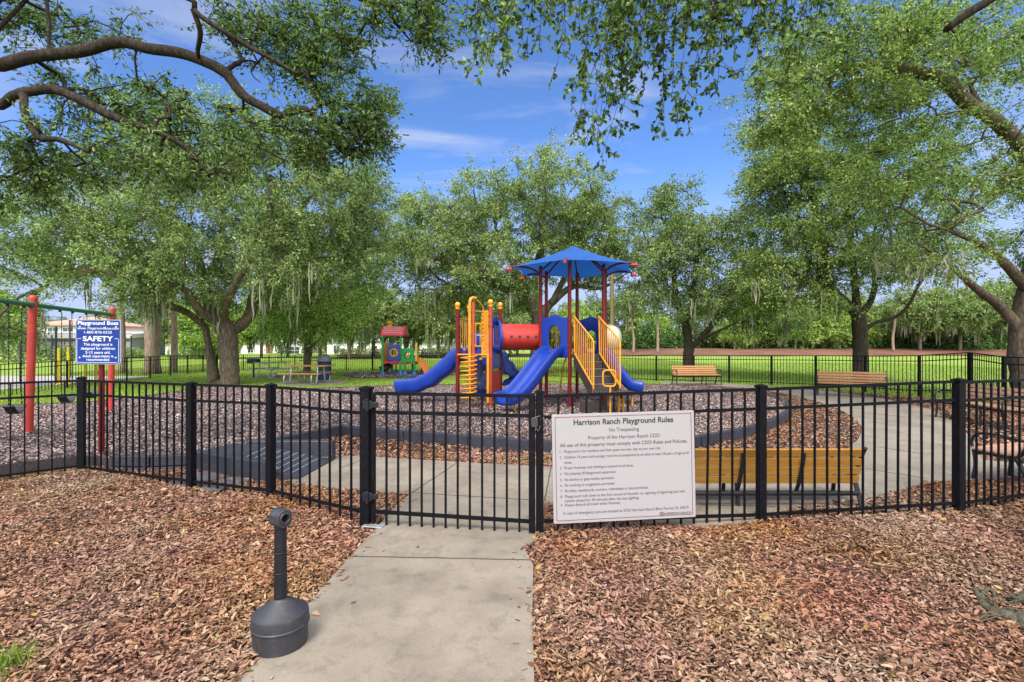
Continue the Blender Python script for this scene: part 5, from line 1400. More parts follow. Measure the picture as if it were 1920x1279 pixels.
def clump_leaves(att, ctr, per, rc, L, rg, flat=.65, twigs=7, fine=False, droop=-.15, ratio=.42, twig_r=0, mbt=None):
    n = len(att); out = att - ctr; out /= np.linalg.norm(out, axis=1)[:, None] + 1e-6
    P = []; AX = []; sz = rg.uniform(.6, 1.35, n)
    for t in range(twigs):
        d = unit(n, rg) + out * .55; d[:, 2] = d[:, 2] * flat + droop; d /= np.linalg.norm(d, axis=1)[:, None]
        ln = rc * sz * rg.uniform(.55, 1.25, n)
        m = max(1, per // twigs)
        tt = rg.uniform(.12, 1, (n, m)) ** .8
        pos = att[:, None, :] + d[:, None, :] * (tt * ln[:, None])[:, :, None]
        pos[:, :, 2] -= .12 * rc * tt ** 2
        pos += rg.normal(0, .085 * rc, pos.shape)
        ax = d[:, None, :] * .7 + rg.normal(0, .6, pos.shape); ax[:, :, 2] -= .15
        P.append(pos.reshape(-1, 3)); AX.append(ax.reshape(-1, 3))
        if mbt is not None:
            for i in range(n):
                a = Vector(att[i]); e = Vector(att[i] + d[i] * ln[i]); e.z -= .12 * rc
                mbt.tube([a, (a + e) / 2 + Vector((0, 0, .04 * rc)), e], [twig_r, twig_r * .7, twig_r * .35], 3, cap=False)
    P = np.concatenate(P); AX = np.concatenate(AX)
    return (leaf_fine if fine else leaf_quads)(P, AX, np.full(len(P), L), rg, ratio)

def moss_strands(pts_, rg, l0, l1, w_):
    V = []; Fq = []; off = 0
    for q in pts_:
        for s in range(rg.integers(4, 9)):
            p = np.array(q) + rg.normal(0, .16, 3) * np.array([1, 1, .4]); L = rg.uniform(l0, l1); m = 5; a = rg.uniform(0, np.pi); dx = np.array([math.cos(a), math.sin(a), 0])
            ws = w_ * rg.uniform(.5, 1.2)
            for i in range(m + 1):
                t = i / m; c = p + np.array([rg.normal(0, .02), rg.normal(0, .02), -L * t]); k = ws * (math.sin(math.pi * min(1, t * .9 + .1)) ** .7) * rg.uniform(.5, 1.1) + .003
                V += [c - dx * k, c + dx * k]
            for i in range(m): Fq.append([off + 2 * i, off + 2 * i + 1, off + 2 * i + 3, off + 2 * i + 2])
            off += 2 * (m + 1)
    return np.array(V), [np.array(Fq)]

def tree(name, label, Y, limbs, blobs, n_att, rc, per, L, leafmat, barkmat, seed, group=None, moss=0, k=.012, shell=2.2, flat=.65, fine=False, twig=0, zmin=1.7, ratio=.42, mosslen=(.4, 1.1), mossw=.05, cat='tree', extra=None, step=.45, droop=-.15):
    rg = np.random.default_rng(seed)
    L3 = []
    for (pp, r0, r1) in limbs: r1 = min(r1, .022) if pp is not limbs[0][0] else r1; L3.append(([pt(q[0], q[1], Y + (q[2] if len(q) > 2 else 0)) if not isinstance(q, Vector) else q for q in pp], r0, r1))
    base = L3[0][0][0].copy(); base.z = 0; L3[0][0][0].z = min(L3[0][0][0].z, -.05)
    r = thing(name, label, cat, base, group=group)
    att = sample_blobs(blobs, Y, n_att, rg, shell, zmin)
    if extra is not None: att = np.concatenate([att, extra])
    sk = grow(L3, att, rg, step, k)
    skel_mesh(sk, 'trunk', barkmat, r)
    ctr = att.mean(0)
    mbt = MB() if twig else None
    v, f = clump_leaves(att, ctr, per, rc, L, rg, flat, fine=fine, ratio=ratio, twig_r=twig, mbt=mbt, droop=droop)
    np_mesh('crown', v, [f], leafmat, r)
    if mbt: mbt.build('twigs', barkmat, r)
    if moss:
        low = att[np.argsort(att[:, 2] + rg.normal(0, .6, len(att)))][: moss * 2]
        sel = low[rg.choice(len(low), min(moss, len(low)), replace=False)]
        v, f = moss_strands(sel, rg, *mosslen, mossw); np_mesh('hanging_moss', v, f, M_moss, r)['kind'] = 'stuff'
    return r

# --- twin trunked oak, middle left
tree('oak_tree', 'broad oak with two trunks rising together behind the safety sign', 20.6,
     [([(432, 724), (430, 680), (426, 630), (419, 606)], .34, .27), ([(403, 724, .5), (395, 670, .5), (384, 612, .4), (374, 588, .3)], .27, .2),
      ([(419, 606), (400, 598, -.5), (376, 584, -1), (348, 545, -1.6), (301, 522, -2), (250, 505, -2.6)], .24, .07), ([(384, 612, .4), (348, 585, 0), (297, 569, -.6), (237, 561, -1), (206, 569, -1.3)], .17, .04),
      ([(419, 612), (440, 618, .3), (467, 593, .6), (478, 553, .9), (499, 526, 1.2), (526, 498, 1.2), (566, 387, 1.4)], .24, .05), ([(410, 600), (396, 585, .6), (384, 537, 1), (368, 474, 1.2), (325, 425, 1.4), (290, 370, 1)], .2, .05),
      ([(419, 606), (421, 580, -.6), (439, 537, -1.2), (470, 480, -1.6), (480, 420, -2)], .2, .05), ([(384, 537, 1), (410, 470, 2), (420, 400, 2)], .14, .05)],
     [(330, 400, 215, 120, 0, 4.6), (520, 400, 185, 130, 1, 4.6), (160, 420, 170, 95, -1, 4), (618, 470, 105, 95, 1.5, 3.2), (300, 500, 160, 60, -1.5, 3.5), (490, 505, 160, 60, 0, 4), (400, 290, 200, 85, 0, 4), (70, 470, 120, 80, -1, 3.5), (640, 370, 90, 90, 1, 3), (680, 400, 70, 80, 1, 2.5), (15, 605, 45, 40, -1, 1.6), (250, 560, 70, 18, -1, 1.5)],
     760, .92, 320, .108, L_mid, M_bark1, 21, moss=24, k=.014, mosslen=(.5, 1.6), group='live oaks round the playground')

# --- slim tree behind the picnic tables
tree('oak_tree', 'slim straight oak growing between the picnic tables and the bin', 27.5,
     [([(575, 703), (577, 660), (578, 600), (585, 540), (600, 480)], .2, .08), ([(578, 655), (598, 635, -.4), (620, 610, -.8)], .1, .03), ([(578, 610), (550, 580), (520, 560)], .12, .03)],
     [(575, 560, 110, 55, 0, 3), (545, 610, 85, 40, -.5, 2.5), (640, 590, 70, 55, 0, 2.5), (600, 490, 115, 70, 0, 3.5), (520, 560, 60, 60), (660, 540, 50, 60)],
     260, 1.05, 220, .125, leafm('fresh_oak_leaf', 1.9, .3, hue=(1.02, 1.06, .75)), M_bark1, 22, moss=10, mosslen=(.4, 1.3), group='live oaks round the playground')

# --- oak behind the play structure
tree('oak_tree', 'spreading oak directly behind the play structure with a rounded top', 27.5,
     [([(1008, 702), (1009, 650), (1010, 597)], .48, .36), ([(1010, 597), (981, 557, -.4), (950, 545, -.8), (905, 512, -1.2), (862, 490, -1.4)], .28, .06), ([(1010, 597), (1035, 567, .3), (1076, 537, .5), (1127, 540, .6), (1180, 510, .8)], .27, .07),
      ([(1010, 600), (1003, 520, .5), (1018, 440, .8), (1020, 370, .8)], .26, .05), ([(950, 545, -.8), (930, 562, -1.6), (880, 560, -2)], .12, .03), ([(981, 557, -.4), (965, 500, .6), (930, 430, 1)], .16, .05), ([(1035, 567), (1070, 500, 1.2), (1110, 430, 1.4)], .16, .05)],
     [(1015, 365, 105, 75, 0, 4), (905, 395, 100, 75, 0, 4), (1105, 400, 80, 65, 0, 3.6), (805, 450, 90, 70, 0, 3.4), (870, 500, 120, 55, -1, 3.5), (1000, 450, 170, 75, 0, 4.4), (1120, 480, 80, 55, 0, 3), (757, 480, 50, 75, 0, 2.2), (950, 535, 120, 35, -1, 2.5), (1010, 312, 45, 28, 0, 2), (840, 560, 70, 30, -1, 2), (800, 400, 50, 45, 0, 2)],
     640, .92, 270, .125, L_ctr, M_bark1, 23, moss=14, k=.016, group='live oaks round the playground')

# --- slim leaning oak by the far bench
tree('oak_tree', 'oak with a low forked trunk behind the farthest bench', 25.5,
     [([(1290, 705), (1290, 670), (1292, 655)], .18, .16), ([(1292, 655), (1310, 638), (1335, 608), (1352, 585), (1362, 560), (1400, 530), (1425, 505)], .12, .05), ([(1292, 655), (1286, 610), (1268, 560), (1262, 500), (1250, 440)], .11, .05), ([(1312, 636), (1345, 622, -.5), (1380, 606, -1), (1420, 600, -1.2)], .08, .03), ([(1286, 610), (1300, 540, .6), (1310, 460, 1)], .12, .04)],
     [(1265, 415, 80, 50, 0, 3), (1228, 480, 65, 80, 0, 3), (1300, 490, 110, 70, 0, 3.4), (1355, 440, 75, 60, 0, 3), (1340, 555, 100, 45, -.5, 2.6), (1210, 560, 45, 40, 0, 2), (1410, 510, 60, 70, 0, 2.5), (1430, 580, 70, 50, .5, 2.4), (1250, 375, 40, 22, 0, 1.6), (1390, 420, 50, 40, 0, 2)],
     380, .92, 230, .12, L_ctr, M_bark3, 24, moss=30, k=.013, mosslen=(.4, 1.2), group='live oaks round the playground')

# --- dark trunk oak behind the angled bench
tree('oak_tree', 'tall oak with a dark trunk behind the angled bench near the fence', 21.0,
     [([(1612, 722), (1613, 690), (1613, 640), (1610, 590)], .25, .22), ([(1610, 590), (1588, 572), (1562, 548), (1543, 520, -.5), (1510, 480, -1)], .14, .06), ([(1616, 625), (1640, 606), (1680, 594, -.4), (1705, 570, -.8), (1722, 535, -1), (1745, 505, -1.2)], .095, .04), ([(1612, 592), (1632, 565, .3), (1640, 530, .5), (1636, 460, 1), (1650, 380, 1.2)], .15, .06), ([(1543, 520, -.5), (1540, 440, 0), (1520, 360, .4), (1500, 280, .6)], .14, .04), ([(1608, 590), (1600, 500, .8), (1590, 400, 1.2), (1570, 300, 1.4)], .17, .05)],
     [(1560, 310, 140, 85, 0, 4), (1495, 370, 85, 75, 0, 3.4), (1600, 415, 145, 70, 0, 4), (1480, 455, 70, 60, 0, 3), (1570, 495, 130, 45, 0, 3.4), (1680, 475, 80, 55, -.5, 3), (1500, 250, 80, 65, 0, 3), (1650, 320, 100, 90, 0, 3.6), (1545, 545, 60, 28, -.5, 2), (1470, 300, 45, 50, 0, 2), (1450, 520, 50, 60, 0, 2.4)],
     470, .88, 280, .108, L_right, M_bark3, 25, flat=.5, moss=12, k=.013, group='live oaks round the playground')

# --- big oak at the right edge
tree('oak_tree', 'huge oak with a thick trunk at the right edge, limbs reaching left over the fence', 13.0,
     [([(1945, 775), (1935, 700), (1930, 640), (1940, 560), (1960, 480), (1985, 380)], .46, .32), ([(1914, 640), (1908, 612), (1872, 572), (1833, 543, -.4), (1795, 510, -.7), (1765, 485, -1), (1720, 455, -1.3)], .15, .07), ([(1925, 540), (1890, 500, -.4), (1857, 470, -.8), (1800, 440, -1.2), (1740, 420, -1.5)], .15, .06),
      ([(1960, 380), (1925, 290), (1891, 248), (1850, 215, -.4), (1814, 194, -.7), (1770, 150, -1), (1702, 131, -1.4), (1620, 120, -1.6)], .19, .06), ([(1960, 380), (1910, 265, .5), (1882, 252, .8), (1840, 200, 1.2), (1800, 120, 1.5)], .2, .05), ([(1945, 480), (1990, 380, .5), (2060, 250, .8)], .25, .06)],
     [(1800, 395, 170, 75, 0, 3), (1850, 310, 130, 70, 0, 3), (1700, 160, 180, 95, -1, 2.6), (1850, 90, 140, 110, 0, 3), (1600, 150, 130, 85, -1.5, 2.2), (1510, 190, 85, 70, -1.5, 1.8), (1740, 470, 90, 45, -1, 2), (1900, 440, 70, 50, .5, 2.4), (1570, 70, 130, 65, -1.5, 2), (1680, 340, 90, 60, -1, 2), (1980, 300, 120, 200, 0, 3), (1700, 40, 140, 50, -1, 2.2), (1460, 250, 50, 60, -1.5, 1.5), (1490, 120, 60, 50, -1.5, 1.5), (1418, 255, 28, 14, -1.5, .6), (1402, 322, 22, 10, -1.5, .5), (1425, 160, 22, 16, -1.5, .6), (1440, 310, 30, 14, -1.4, .6)],
     600, .58, 200, .073, leafm('bright_oak_leaf', 1.16, .6, hue=(1.0, 1.04, .78)), M_bark1, 26, k=.009, moss=14, mosslen=(.2, .6), mossw=.03, flat=.5, group='live oaks round the playground', ratio=.45)

# --- near oak, limbs coming in from the left
tx = Vector((-8.6, 6.6, -.05))
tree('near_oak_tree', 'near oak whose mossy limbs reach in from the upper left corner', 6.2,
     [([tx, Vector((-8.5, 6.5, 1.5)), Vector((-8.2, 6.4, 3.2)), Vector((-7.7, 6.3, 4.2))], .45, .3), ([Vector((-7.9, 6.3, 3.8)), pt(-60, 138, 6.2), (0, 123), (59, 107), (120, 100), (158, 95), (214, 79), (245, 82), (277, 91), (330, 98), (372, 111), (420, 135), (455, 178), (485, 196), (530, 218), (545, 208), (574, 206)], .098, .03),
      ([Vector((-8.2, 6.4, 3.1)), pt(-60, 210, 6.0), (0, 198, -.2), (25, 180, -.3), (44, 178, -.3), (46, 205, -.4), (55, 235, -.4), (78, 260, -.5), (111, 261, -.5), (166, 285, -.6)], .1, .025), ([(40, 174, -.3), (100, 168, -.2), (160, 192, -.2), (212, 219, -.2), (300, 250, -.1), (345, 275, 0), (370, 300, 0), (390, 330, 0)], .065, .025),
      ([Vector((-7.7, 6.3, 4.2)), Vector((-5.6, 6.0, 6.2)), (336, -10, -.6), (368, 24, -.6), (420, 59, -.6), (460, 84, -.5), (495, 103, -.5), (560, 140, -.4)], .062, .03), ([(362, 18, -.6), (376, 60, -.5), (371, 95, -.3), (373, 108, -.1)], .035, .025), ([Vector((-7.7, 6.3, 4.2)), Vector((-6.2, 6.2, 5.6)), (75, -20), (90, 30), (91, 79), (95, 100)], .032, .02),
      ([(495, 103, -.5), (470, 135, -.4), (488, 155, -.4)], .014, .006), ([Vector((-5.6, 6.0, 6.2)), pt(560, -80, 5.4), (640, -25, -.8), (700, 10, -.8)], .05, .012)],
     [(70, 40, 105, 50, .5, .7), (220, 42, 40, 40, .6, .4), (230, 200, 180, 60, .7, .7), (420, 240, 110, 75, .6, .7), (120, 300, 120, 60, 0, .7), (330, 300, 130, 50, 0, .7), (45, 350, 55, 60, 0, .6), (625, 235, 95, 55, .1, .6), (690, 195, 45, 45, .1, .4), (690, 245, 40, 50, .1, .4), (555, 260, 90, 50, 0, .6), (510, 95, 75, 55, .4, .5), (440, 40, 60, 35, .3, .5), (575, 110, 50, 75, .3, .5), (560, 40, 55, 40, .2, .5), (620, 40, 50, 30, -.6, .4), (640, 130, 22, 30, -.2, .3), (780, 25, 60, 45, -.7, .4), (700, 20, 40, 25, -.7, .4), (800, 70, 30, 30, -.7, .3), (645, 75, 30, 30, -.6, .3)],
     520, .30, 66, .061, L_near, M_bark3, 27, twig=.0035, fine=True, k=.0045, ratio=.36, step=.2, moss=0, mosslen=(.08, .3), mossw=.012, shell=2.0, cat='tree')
# --- near oak on the right: trunk just outside the frame, twigs hanging over the view
def near_right():
    rg = np.random.default_rng(31); Y0 = 4.2
    tr = Vector((4.2, 3.2, -.05))
    r = thing('near_oak_tree', 'near oak with leafy twigs hanging from above, mossy roots showing on the bark', 'tree', (tr.x, tr.y, 0))
    limbs = [([tr, Vector((4.3, 3.1, 1.4)), Vector((4.5, 2.95, 2.8)), Vector((4.5, 2.9, 4.0))], .36, .26), ([Vector((4.5, 2.9, 4.0)), Vector((3.9, 3.3, 5.2)), Vector((2.8, 3.9, 5.5)), Vector((1.4, 4.35, 5.25)), Vector((.3, 4.3, 5.25)), Vector((-.5, 4.2, 5.1))], .2, .03),
             ([Vector((4.5, 2.9, 3.8)), pt(2000, -160, 4.3), pt(1900, -40, 4.4), pt(1852, 2, 4.4), pt(1815, 25, 4.4), pt(1775, 55, 4.4)], .1, .03), ([Vector((2.4, 4.2, 5.05)), Vector((1.9, 4.7, 5.0)), Vector((1.6, 5.0, 4.8))], .08, .02)]
    tips = [(888, 122, 20), (905, 118, 30), (925, 70, -10), (950, 100, 30), (985, 95, 10), (960, 40, 0), (1010, 60, 20), (1045, 120, 10), (1060, 70, 0), (1075, 245, 80), (1100, 268, 80), (1125, 300, 90), (1120, 250, 60), (1150, 190, 50), (1165, 150, 40), (1090, 150, 20), (1130, 110, 20), (1180, 95, 30), (1200, 170, 60), (1225, 130, 30), (1245, 235, 40), (1270, 240, 40), (1260, 180, 40), (1300, 150, 30), (1330, 110, 20), (1345, 165, 30), (1390, 150, 20), (1370, 80, 10), (1420, 110, 40), (1450, 150, 60), (1480, 120, 50), (1500, 90, 40), (1405, 60, 20), (1290, 70, 30), (1240, 50, 10), (1140, 45, 20), (1080, 30, 20), (1020, 20, 10), (1520, 150, 60), (1440, 60, 40), (1330, 40, 20), (1200, 60, 20), (1160, 235, 60), (1480, 50, 30), (1550, 60, 60), (870, 60, 10), (900, 30, 20), (1100, 85, 20), (940, 125, 10), (1070, 195, 50), (1280, 115, 30), (1185, 130, 60), (1110, 210, 80)] + [(rg.uniform(880, 1560), rg.uniform(-10, 75), rg.uniform(-20, 30)) for _ in range(26)]
    mb = MB(); P = []; AX = []
    sk = grow([(l[0], l[1], l[2]) for l in limbs], np.array([pt(x + dx * 1.6, -70 - abs(dx), Y0 + rg.uniform(-.3, .5))[:] for x, y, dx in tips]), rg, .3, .006)
    skel_mesh(sk, 'trunk', M_bark3, r)
    for (x, y, dx) in tips:
        Yd = Y0 + rg.uniform(-.45, .55)
        a = pt(x + dx * 1.6, -70 - abs(dx), Yd); b_ = pt(x, y, Yd)
        # start each strand from the nearest bough
        j = sk.nearest(np.array(a[:])); a = Vector(sk.p[j])
        mid = a + (b_ - a) * .5 + Vector((0, 0, .12)) + Vector((rg.normal(0, .05), rg.normal(0, .08), 0))
        path = smooth_path([a, mid, b_], 9); n = len(path)
        mb.tube(path, [.006 * (1 - .8 * i / n) for i in range(n)], 4, cap=False)
        L = sum((path[i + 1] - path[i]).length for i in range(n - 1))
        for s in range(int(5 + L * 9)):
            t = rg.uniform(.15, 1) ** .75 if s else 1.0
            i = min(n - 2, int(t * (n - 1))); o = path[i] + (path[i + 1] - path[i]) * (t * (n - 1) - i); tang = (path[i + 1] - path[i]).normalized()
            d = (tang * .5 + Vector(unit(1, rg)[0]) * .8 + Vector((0, 0, -.25))).normalized(); ln = rg.uniform(.07, .24)
            e = o + d * ln
            mb.tube([o, o + d * ln * .5 + Vector((0, 0, .01)), e], [.003, .0022, .0012], 3, cap=False)
            for k in range(int(rg.integers(6, 12))):
                u = rg.uniform(.15, 1.0); q = o + d * ln * u
                ax = d * .6 + Vector(unit(1, rg)[0]) * .75 + Vector((0, 0, -.15)); P.append(q[:]); AX.append(ax[:])
    mb.build('twigs', M_bark3, r)
    P = np.array(P); AX = np.array(AX); v, f = leaf_fine(P, AX, np.full(len(P), .05), rg, .5)
    np_mesh('crown', v, [f], L_near, r)
    # a second, higher canopy part that only shades and closes the top
    # surface roots by the trunk
    mb = MB()
    g = lambda x, y, z=.02: gp(x, y) + Vector((0, 0, z))
    RT = [([tr + Vector((0, 0, .2)), g(2000, 1150, .05), g(1925, 1168, .02), g(1880, 1158, .02), g(1850, 1145, .02), g(1836, 1124, .02), g(1828, 1108, .015)], .06, .012), ([tr + Vector((-.1, .1, .2)), g(1965, 1128, .05), g(1915, 1130, .02), g(1896, 1140, .0)], .05, .014), ([g(1836, 1128, .02), g(1850, 1114, .03), g(1862, 1118, .03), g(1864, 1128, .02), g(1852, 1132, .01)], .013, .008),
          ([tr + Vector((0, -.1, .2)), g(1990, 1190, .04), g(1915, 1178, .01), g(1890, 1172, 0)], .05, .012), ([tr + Vector((.1, .1, .3)), Vector((4.6, 4.1, .0))], .14, .04), ([tr + Vector((.1, .0, .3)), Vector((5.2, 3.0, .0))], .14, .04)]
    for k in range(12):
        x, y = rg.uniform(1850, 1935), rg.uniform(1118, 1180); RT.append(([g(x, y, .03), g(x + rg.uniform(-30, 30), y + rg.uniform(-10, 10), .05), g(x + rg.uniform(-55, 55), y + rg.uniform(-16, 16), .02)], .006, .003))
    for pts_, r0, r1 in RT:
        p = smooth_path(pts_, 5); n = len(p); mb.tube(p, [(r0 + (r1 - r0) * i / n) * random.uniform(.85, 1.15) for i in range(n)], 7)
    mb.build('roots', bark_mat('mossy_root_bark', (.06, .055, .035), (.16, .145, .1), (.28, .26, .2), 8), r, smooth='all')
near_right()

# --- trees far off: a few kinds, copied
def bg_tree(name, label, h, w_, leafmat, seed, n_att=110, per=150, L=.36, moss=0, group=None, trunk_h=.25, bark=M_bark2):
    rg = np.random.default_rng(seed); r = thing(name, label, 'tree', (0, 0, 0), group=group)
    limbs = [([Vector((0, 0, -.1)), Vector((.05 * h * rg.normal(0, .3), 0, h * .3)), Vector((.1 * rg.normal(), .1, h * .6))], .022 * h, .012 * h)]
    for k in range(5):
        a = k * 1.3 + rg.uniform(0, .5); limbs.append(([Vector((0, 0, h * (.24 + .05 * k))), Vector((math.cos(a) * w_ * .2, math.sin(a) * w_ * .2, h * (.42 + .05 * k))), Vector((math.cos(a) * w_ * .36, math.sin(a) * w_ * .36, h * (.55 + .06 * k)))], .011 * h, .004 * h))
    att = []
    while len(att) < n_att:
        u = unit(1, rg)[0] * rg.uniform(.3, 1) ** .5; q = np.array([u[0] * w_ * .5, u[1] * w_ * .5, h * (trunk_h + (1 - trunk_h) * .5) + u[2] * h * (1 - trunk_h) * .5])
        q[2] += rg.normal(0, .03 * h); 
        att.append(q)
    att = np.array(att); sk = grow(limbs, att, rg, .6, .022)
    skel_mesh(sk, 'trunk', bark, r)
    v, f = clump_leaves(att, att.mean(0), per, .12 * h + .35, L, rg, .7); np_mesh('crown', v, [f], leafmat, r)
    if moss:
        low = att[np.argsort(att[:, 2])][: moss * 2]; v, f = moss_strands(low[rg.choice(len(low), moss, replace=False)], rg, 1.0, 3.2, .18); np_mesh('hanging_moss', v, f, M_moss, r)['kind'] = 'stuff'
    return r
G1, G2 = 'trees in the row behind the far field', 'trees in front of the distant houses'
kinds = [bg_tree('oak_tree', 'bushy yellow green tree in the distant row behind the field', 8.5, 9, L_light, 41, moss=8, group=G1, trunk_h=.12),
         bg_tree('oak_tree', 'dark green rounded tree in the distant row behind the field', 10, 10, leafm('deep_oak_leaf', 1.0, .3), 42, group=G1, trunk_h=.15),
         bg_tree('oak_tree', 'moss hung grey green tree in the distant row behind the field', 9, 9, L_ctr, 43, moss=60, group=G1, trunk_h=.36)]
used = [0, 0, 0]
def put(kind, px, Y, h=1.0, rz=None, label=None, group=None, z=None):
    X_ = (px - CX) / F * Y; rz = random.uniform(0, 6.28) if rz is None else rz
    zz = lawn_z(X_, Y) if z is None else z; s = h * random.uniform(.92, 1.08)
    if not used[kind] and group is None: used[kind] = 1; o = kinds[kind]; o.location = (X_, Y, zz); o.rotation_euler = (0, 0, rz); o.scale = (s, s, s)
    else: o = dup(kinds[kind], (X_, Y, zz), rz, label, (s, s, s))
    if group: o['group'] = group
    return o
row = [(1010, 1, 84, .8), (1075, 0, 82, .8), (1150, 1, 88, .85), (1215, 0, 86, .75), (1330, 1, 82, .7), (1385, 0, 77, .62), (1420, 0, 79, .9), (1455, 1, 84, .95), (1500, 0, 78, .75), (1545, 0, 78, .85), (1575, 1, 86, 1.0), (1660, 1, 88, .8), (1600, 0, 80, .8), (1695, 0, 84, .7), (1725, 2, 76, .95), (1765, 2, 80, 1.0), (1800, 2, 76, .95), (1845, 2, 80, 1.0), (1880, 0, 84, 1.0), (1905, 1, 90, 1.2), (1950, 1, 86, 1.1), (1990, 0, 84, 1.1), (2050, 1, 86, 1.2), (1270, 1, 92, .7), (1110, 1, 92, .9)]
for px, kd, Y, h in row: put(kd, px, Y, h)
lab = {0: 'yellow green tree standing among the distant white houses on the left', 1: 'dark green tree standing among the distant white houses on the left', 2: 'grey green mossy tree standing among the distant white houses on the left'}
for px, kd, Y, h in [(655, 2, 56, .85), (700, 2, 62, .9), (760, 2, 62, .8), (822, 2, 60, .78), (870, 2, 64, .8), (905, 1, 78, .9), (935, 2, 70, .85), (970, 1, 78, .9), (600, 2, 60, .85), (540, 2, 66, .9), (490, 2, 62, .85), (720, 1, 100, 1.0), (800, 1, 102, 1.0), (350, 1, 75, .95), (300, 1, 100, 1.0), (120, 1, 125, .9), (10, 1, 60, .7), (-60, 0, 48, .9), (215, 1, 115, 1.0), (400, 0, 58, .8), (-120, 1, 60, 1.1), (680, 1, 100, 1.1), (540, 1, 110, 1.2), (620, 1, 105, 1.1), (760, 1, 104, 1.1), (840, 1, 110, 1.1), (420, 1, 115, 1.2)]:
    put(kd, px, Y, h, label=lab[kd], group=G2)

# --- palms
def palm(label, h, seed, group, shag=False):
    rg = np.random.default_rng(seed); r = thing('palm_tree', label, 'palm tree', (0, 0, 0), group=group); mb = MB(); n = 14
    mb.tube([(.12 * math.sin(i * .4), 0, h * i / n) for i in range(n + 1)], [(.27 if shag else .15) * (1.15 - .25 * i / n) * random.uniform(.93, 1.07) for i in range(n + 1)], 12)
    mb.build('trunk', M_palmbark, r, smooth='all')
    V = []; Fq = []; off = 0; top = np.array([.12 * math.sin(n * .4), 0, h])
    for k in range(26):
        a = rg.uniform(0, 2 * np.pi); el = rg.uniform(-.5, 1.2); L = rg.uniform(1.3, 1.9); d = np.array([math.cos(a) * math.cos(el), math.sin(a) * math.cos(el), math.sin(el)]); s = np.array([-math.sin(a), math.cos(a), 0])
        hub = top + d * L * .55
        for j in range(13):
            q = (j - 6) / 6 * 1.35; e = d * math.cos(q) + s * math.sin(q); tip = hub + e * L * .6 * (1 - .15 * abs(q)) + np.array([0, 0, -.35 * rg.uniform(.5, 1.2)]); w_ = np.cross(e, np.array([0, 0, 1.0])) * .035
            V += [hub, hub + (tip - hub) * .5 + w_ * 1.6, tip, hub + (tip - hub) * .5 - w_ * 1.6]; Fq.append([off, off + 1, off + 2, off + 3]); off += 4
        w_ = s * .02; V += [top - w_, top + w_, hub + w_, hub - w_]; Fq.append([off, off + 1, off + 2, off + 3]); off += 4
    np_mesh('fronds', np.array(V), [np.array(Fq)], L_palm, r); return r
p0 = palm('slender pale palm in front of the hedge behind the far field', 5.2, 51, 'palms along the far hedge')
for i, (px, Y, s) in enumerate(((1187, 72, 1.05), (1233, 72, 1.1), (1676, 74, 1.1), (1173, 80, .95), (1662, 84, 1.3), (1740, 86, 1.2))):
    loc = ((px - CX) / F * Y, Y, lawn_z((px - CX) / F * Y, Y))
    if i == 0: p0.location = loc; p0.scale = (s,) * 3
    else: dup(p0, loc, i * 1.1, None, (s,) * 3)
q0 = palm('thick brown palm trunk rising behind the left fence, widest of the group', 5.5, 52, 'thick palms behind the left fence', True); q0.location = (-20.2, 28.0, 0)
for px, Y, s, l in ((292, 28.6, 1.0, 'thick brown palm trunk leaning against the widest one, on its right'), (326, 30, .62, 'brown palm trunk right of the pair, in front of the white bungalow'), (228, 29, .6, 'brown palm trunk just right of the red sign post, beyond the fence')):
    dup(q0, ((px - CX) / F * Y, Y, 0), px, l, (s, s, .95))
q0.location = ((279 - CX) / F * 28, 28, 0)

# --- hedge and shrubs
def leafbank(name, label, cat, boxes, n, L, m, seed, group=None):
    rg = np.random.default_rng(seed); P = []
    for (c, rx, ry, rz) in boxes:
        u = unit(n, rg) * (rg.uniform(.55, 1, n) ** .4)[:, None]; P.append(np.array(c) + u * np.array([rx, ry, rz]) * (1 + .18 * np.sin(u[:, :1] * 7 + u[:, 1:2] * 5)))
    P = np.concatenate(P); P = P[P[:, 2] > 0.0]; rg.shuffle(P)
    v, f = leaf_quads(P, rg.normal(size=P.shape), np.full(len(P), L), rg, .55)
    r = thing(name, label, cat, (float(P[:, 0].mean()), float(P[:, 1].mean()), 0), group=group)
    np_mesh('foliage', v, [f], m, r)
    mb = MB()
    for (c, rx, ry, rz) in boxes:
        for k in range(3): mb.tube([(c[0] + (k - 1) * rx * .3, c[1], 0), (c[0] + (k - 1) * rx * .45, c[1], c[2])], [.05, .02], 5)
    mb.build('stems', M_bark1, r); return r
bx_ = []
for px in range(1040, 2080, 20):
    Y = 80.5 + 2 * math.sin(px * .02); X_ = (px - CX) / F * Y; zb_ = lawn_z(X_, Y); hh_ = 2.0 + .5 * math.sin(px * .11) + .4 * math.sin(px * .037)
    bx_.append(((X_, Y, zb_ + hh_ * .45), 1.5, 1.3, hh_))
leafbank('hedge', 'long dark green hedge closing the far field below the row of trees', 'hedge', bx_, 2200, .36, L_dark, 61)
M_shrub = leafm('shrub_leaf', 1.3, .5)
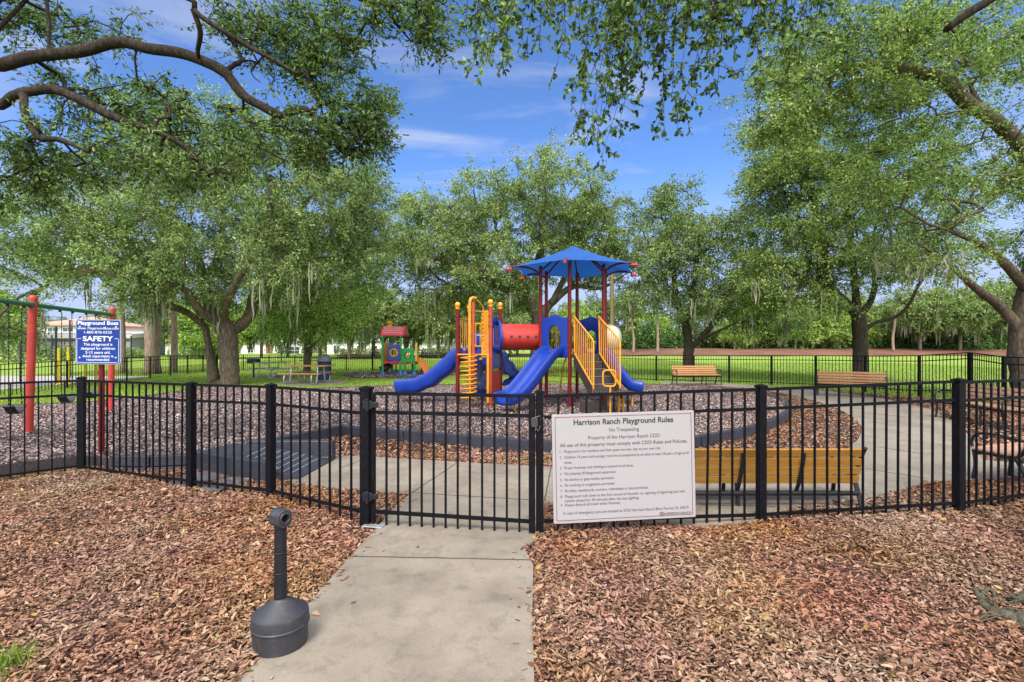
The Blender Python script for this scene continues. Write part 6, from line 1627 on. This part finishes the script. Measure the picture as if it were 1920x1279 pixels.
for i, (px, Y, w_, h_, l) in enumerate(((100, 52, 1.6, 1.5, 'pale green shrub in front of the screened porch, left'), (30, 46, 2.2, 1.7, 'pale green shrub at the left edge behind the court'), (150, 54, 1.8, 1.4, 'pale green shrub before the screened porch, behind the yellow posts'), (255, 60, 1.0, 1.0, 'small round shrub at the white bungalow corner'), (345, 62, 1.6, 1.1, 'low shrub between the twin oak and the white bungalow'), (370, 63, 1.2, .9, 'low shrub close left of the twin oak'),
                                    (650, 72, 1.4, 1.0, 'dark shrub before the white house, behind the trash bin'), (680, 73, 1.5, 1.1, 'dark shrub before the white house, between two trees'), (712, 72, 1.3, 1.0, 'dark shrub left of the small play house'), (800, 70, 1.2, 1.1, 'dark shrub right of the small play house'), (826, 71, 1.3, 1.2, 'dark shrub before the grey roofed house, right side'), (850, 71, 1.3, 1.0, 'dark shrub behind the left slide'), (240, 66, 1.3, 1.2, 'shrub behind the brown palm trunks'))):
    X_ = (px - CX) / F * Y; leafbank('shrub', l, 'shrub', [((X_ + k * w_ * .6, Y + .2 * k, h_ * .45), w_ * .6, w_ * .6, h_ * .6) for k in (-1, 0, 1)], 420, .2, M_shrub, 70 + i, 'shrubs in front of the distant houses')
# mulch bed in front of those houses
poly = [tuple(gp(x, y).xy) for x, y in ((630, 671), (860, 671), (1000, 670), (1000, 666.5), (640, 666.5))]
MB().slab(poly, -.05, .04).build('planting_bed', M_soil, kind='structure')

# --- fallen leaves on bark and slab
rg = np.random.default_rng(81); P = sample_wedge(170, 2.4, 7); P = P[~inside(P, WALK) | (rg.uniform(0, 1, len(P)) < .12)]; P = np.column_stack([P, np.full(len(P), .045)]); a = rg.uniform(0, 6.28, len(P))
v, f = leaf_fine(P, np.stack([np.cos(a), np.sin(a), rg.normal(0, .15, len(P))], 1), np.full(len(P), .055), rg, .45)
o = np_mesh('fallen_leaves', v, [f], island_mat('fallen_leaf', [(0, (.12, .1, .02)), (.3, (.3, .16, .05)), (.6, (.42, .3, .08)), (.9, (.3, .2, .08)), (1, (.2, .24, .06))], .6)); o['kind'] = 'stuff'
lf = gp(592, 1163); mbl = MB(); q = [lf + Vector(v_) for v_ in ((-.032, .012, .034), (-.005, .022, .05), (.034, -.012, .036), (.002, -.014, .036))]
tag(mbl.add(q, [(0, 1, 2), (0, 2, 3)]).build('fallen_leaf', mat('dry_leaf', (.42, .24, .13), .7, .15)), 'single dry tan leaf on the concrete beside the ash receptacle', 'leaf')
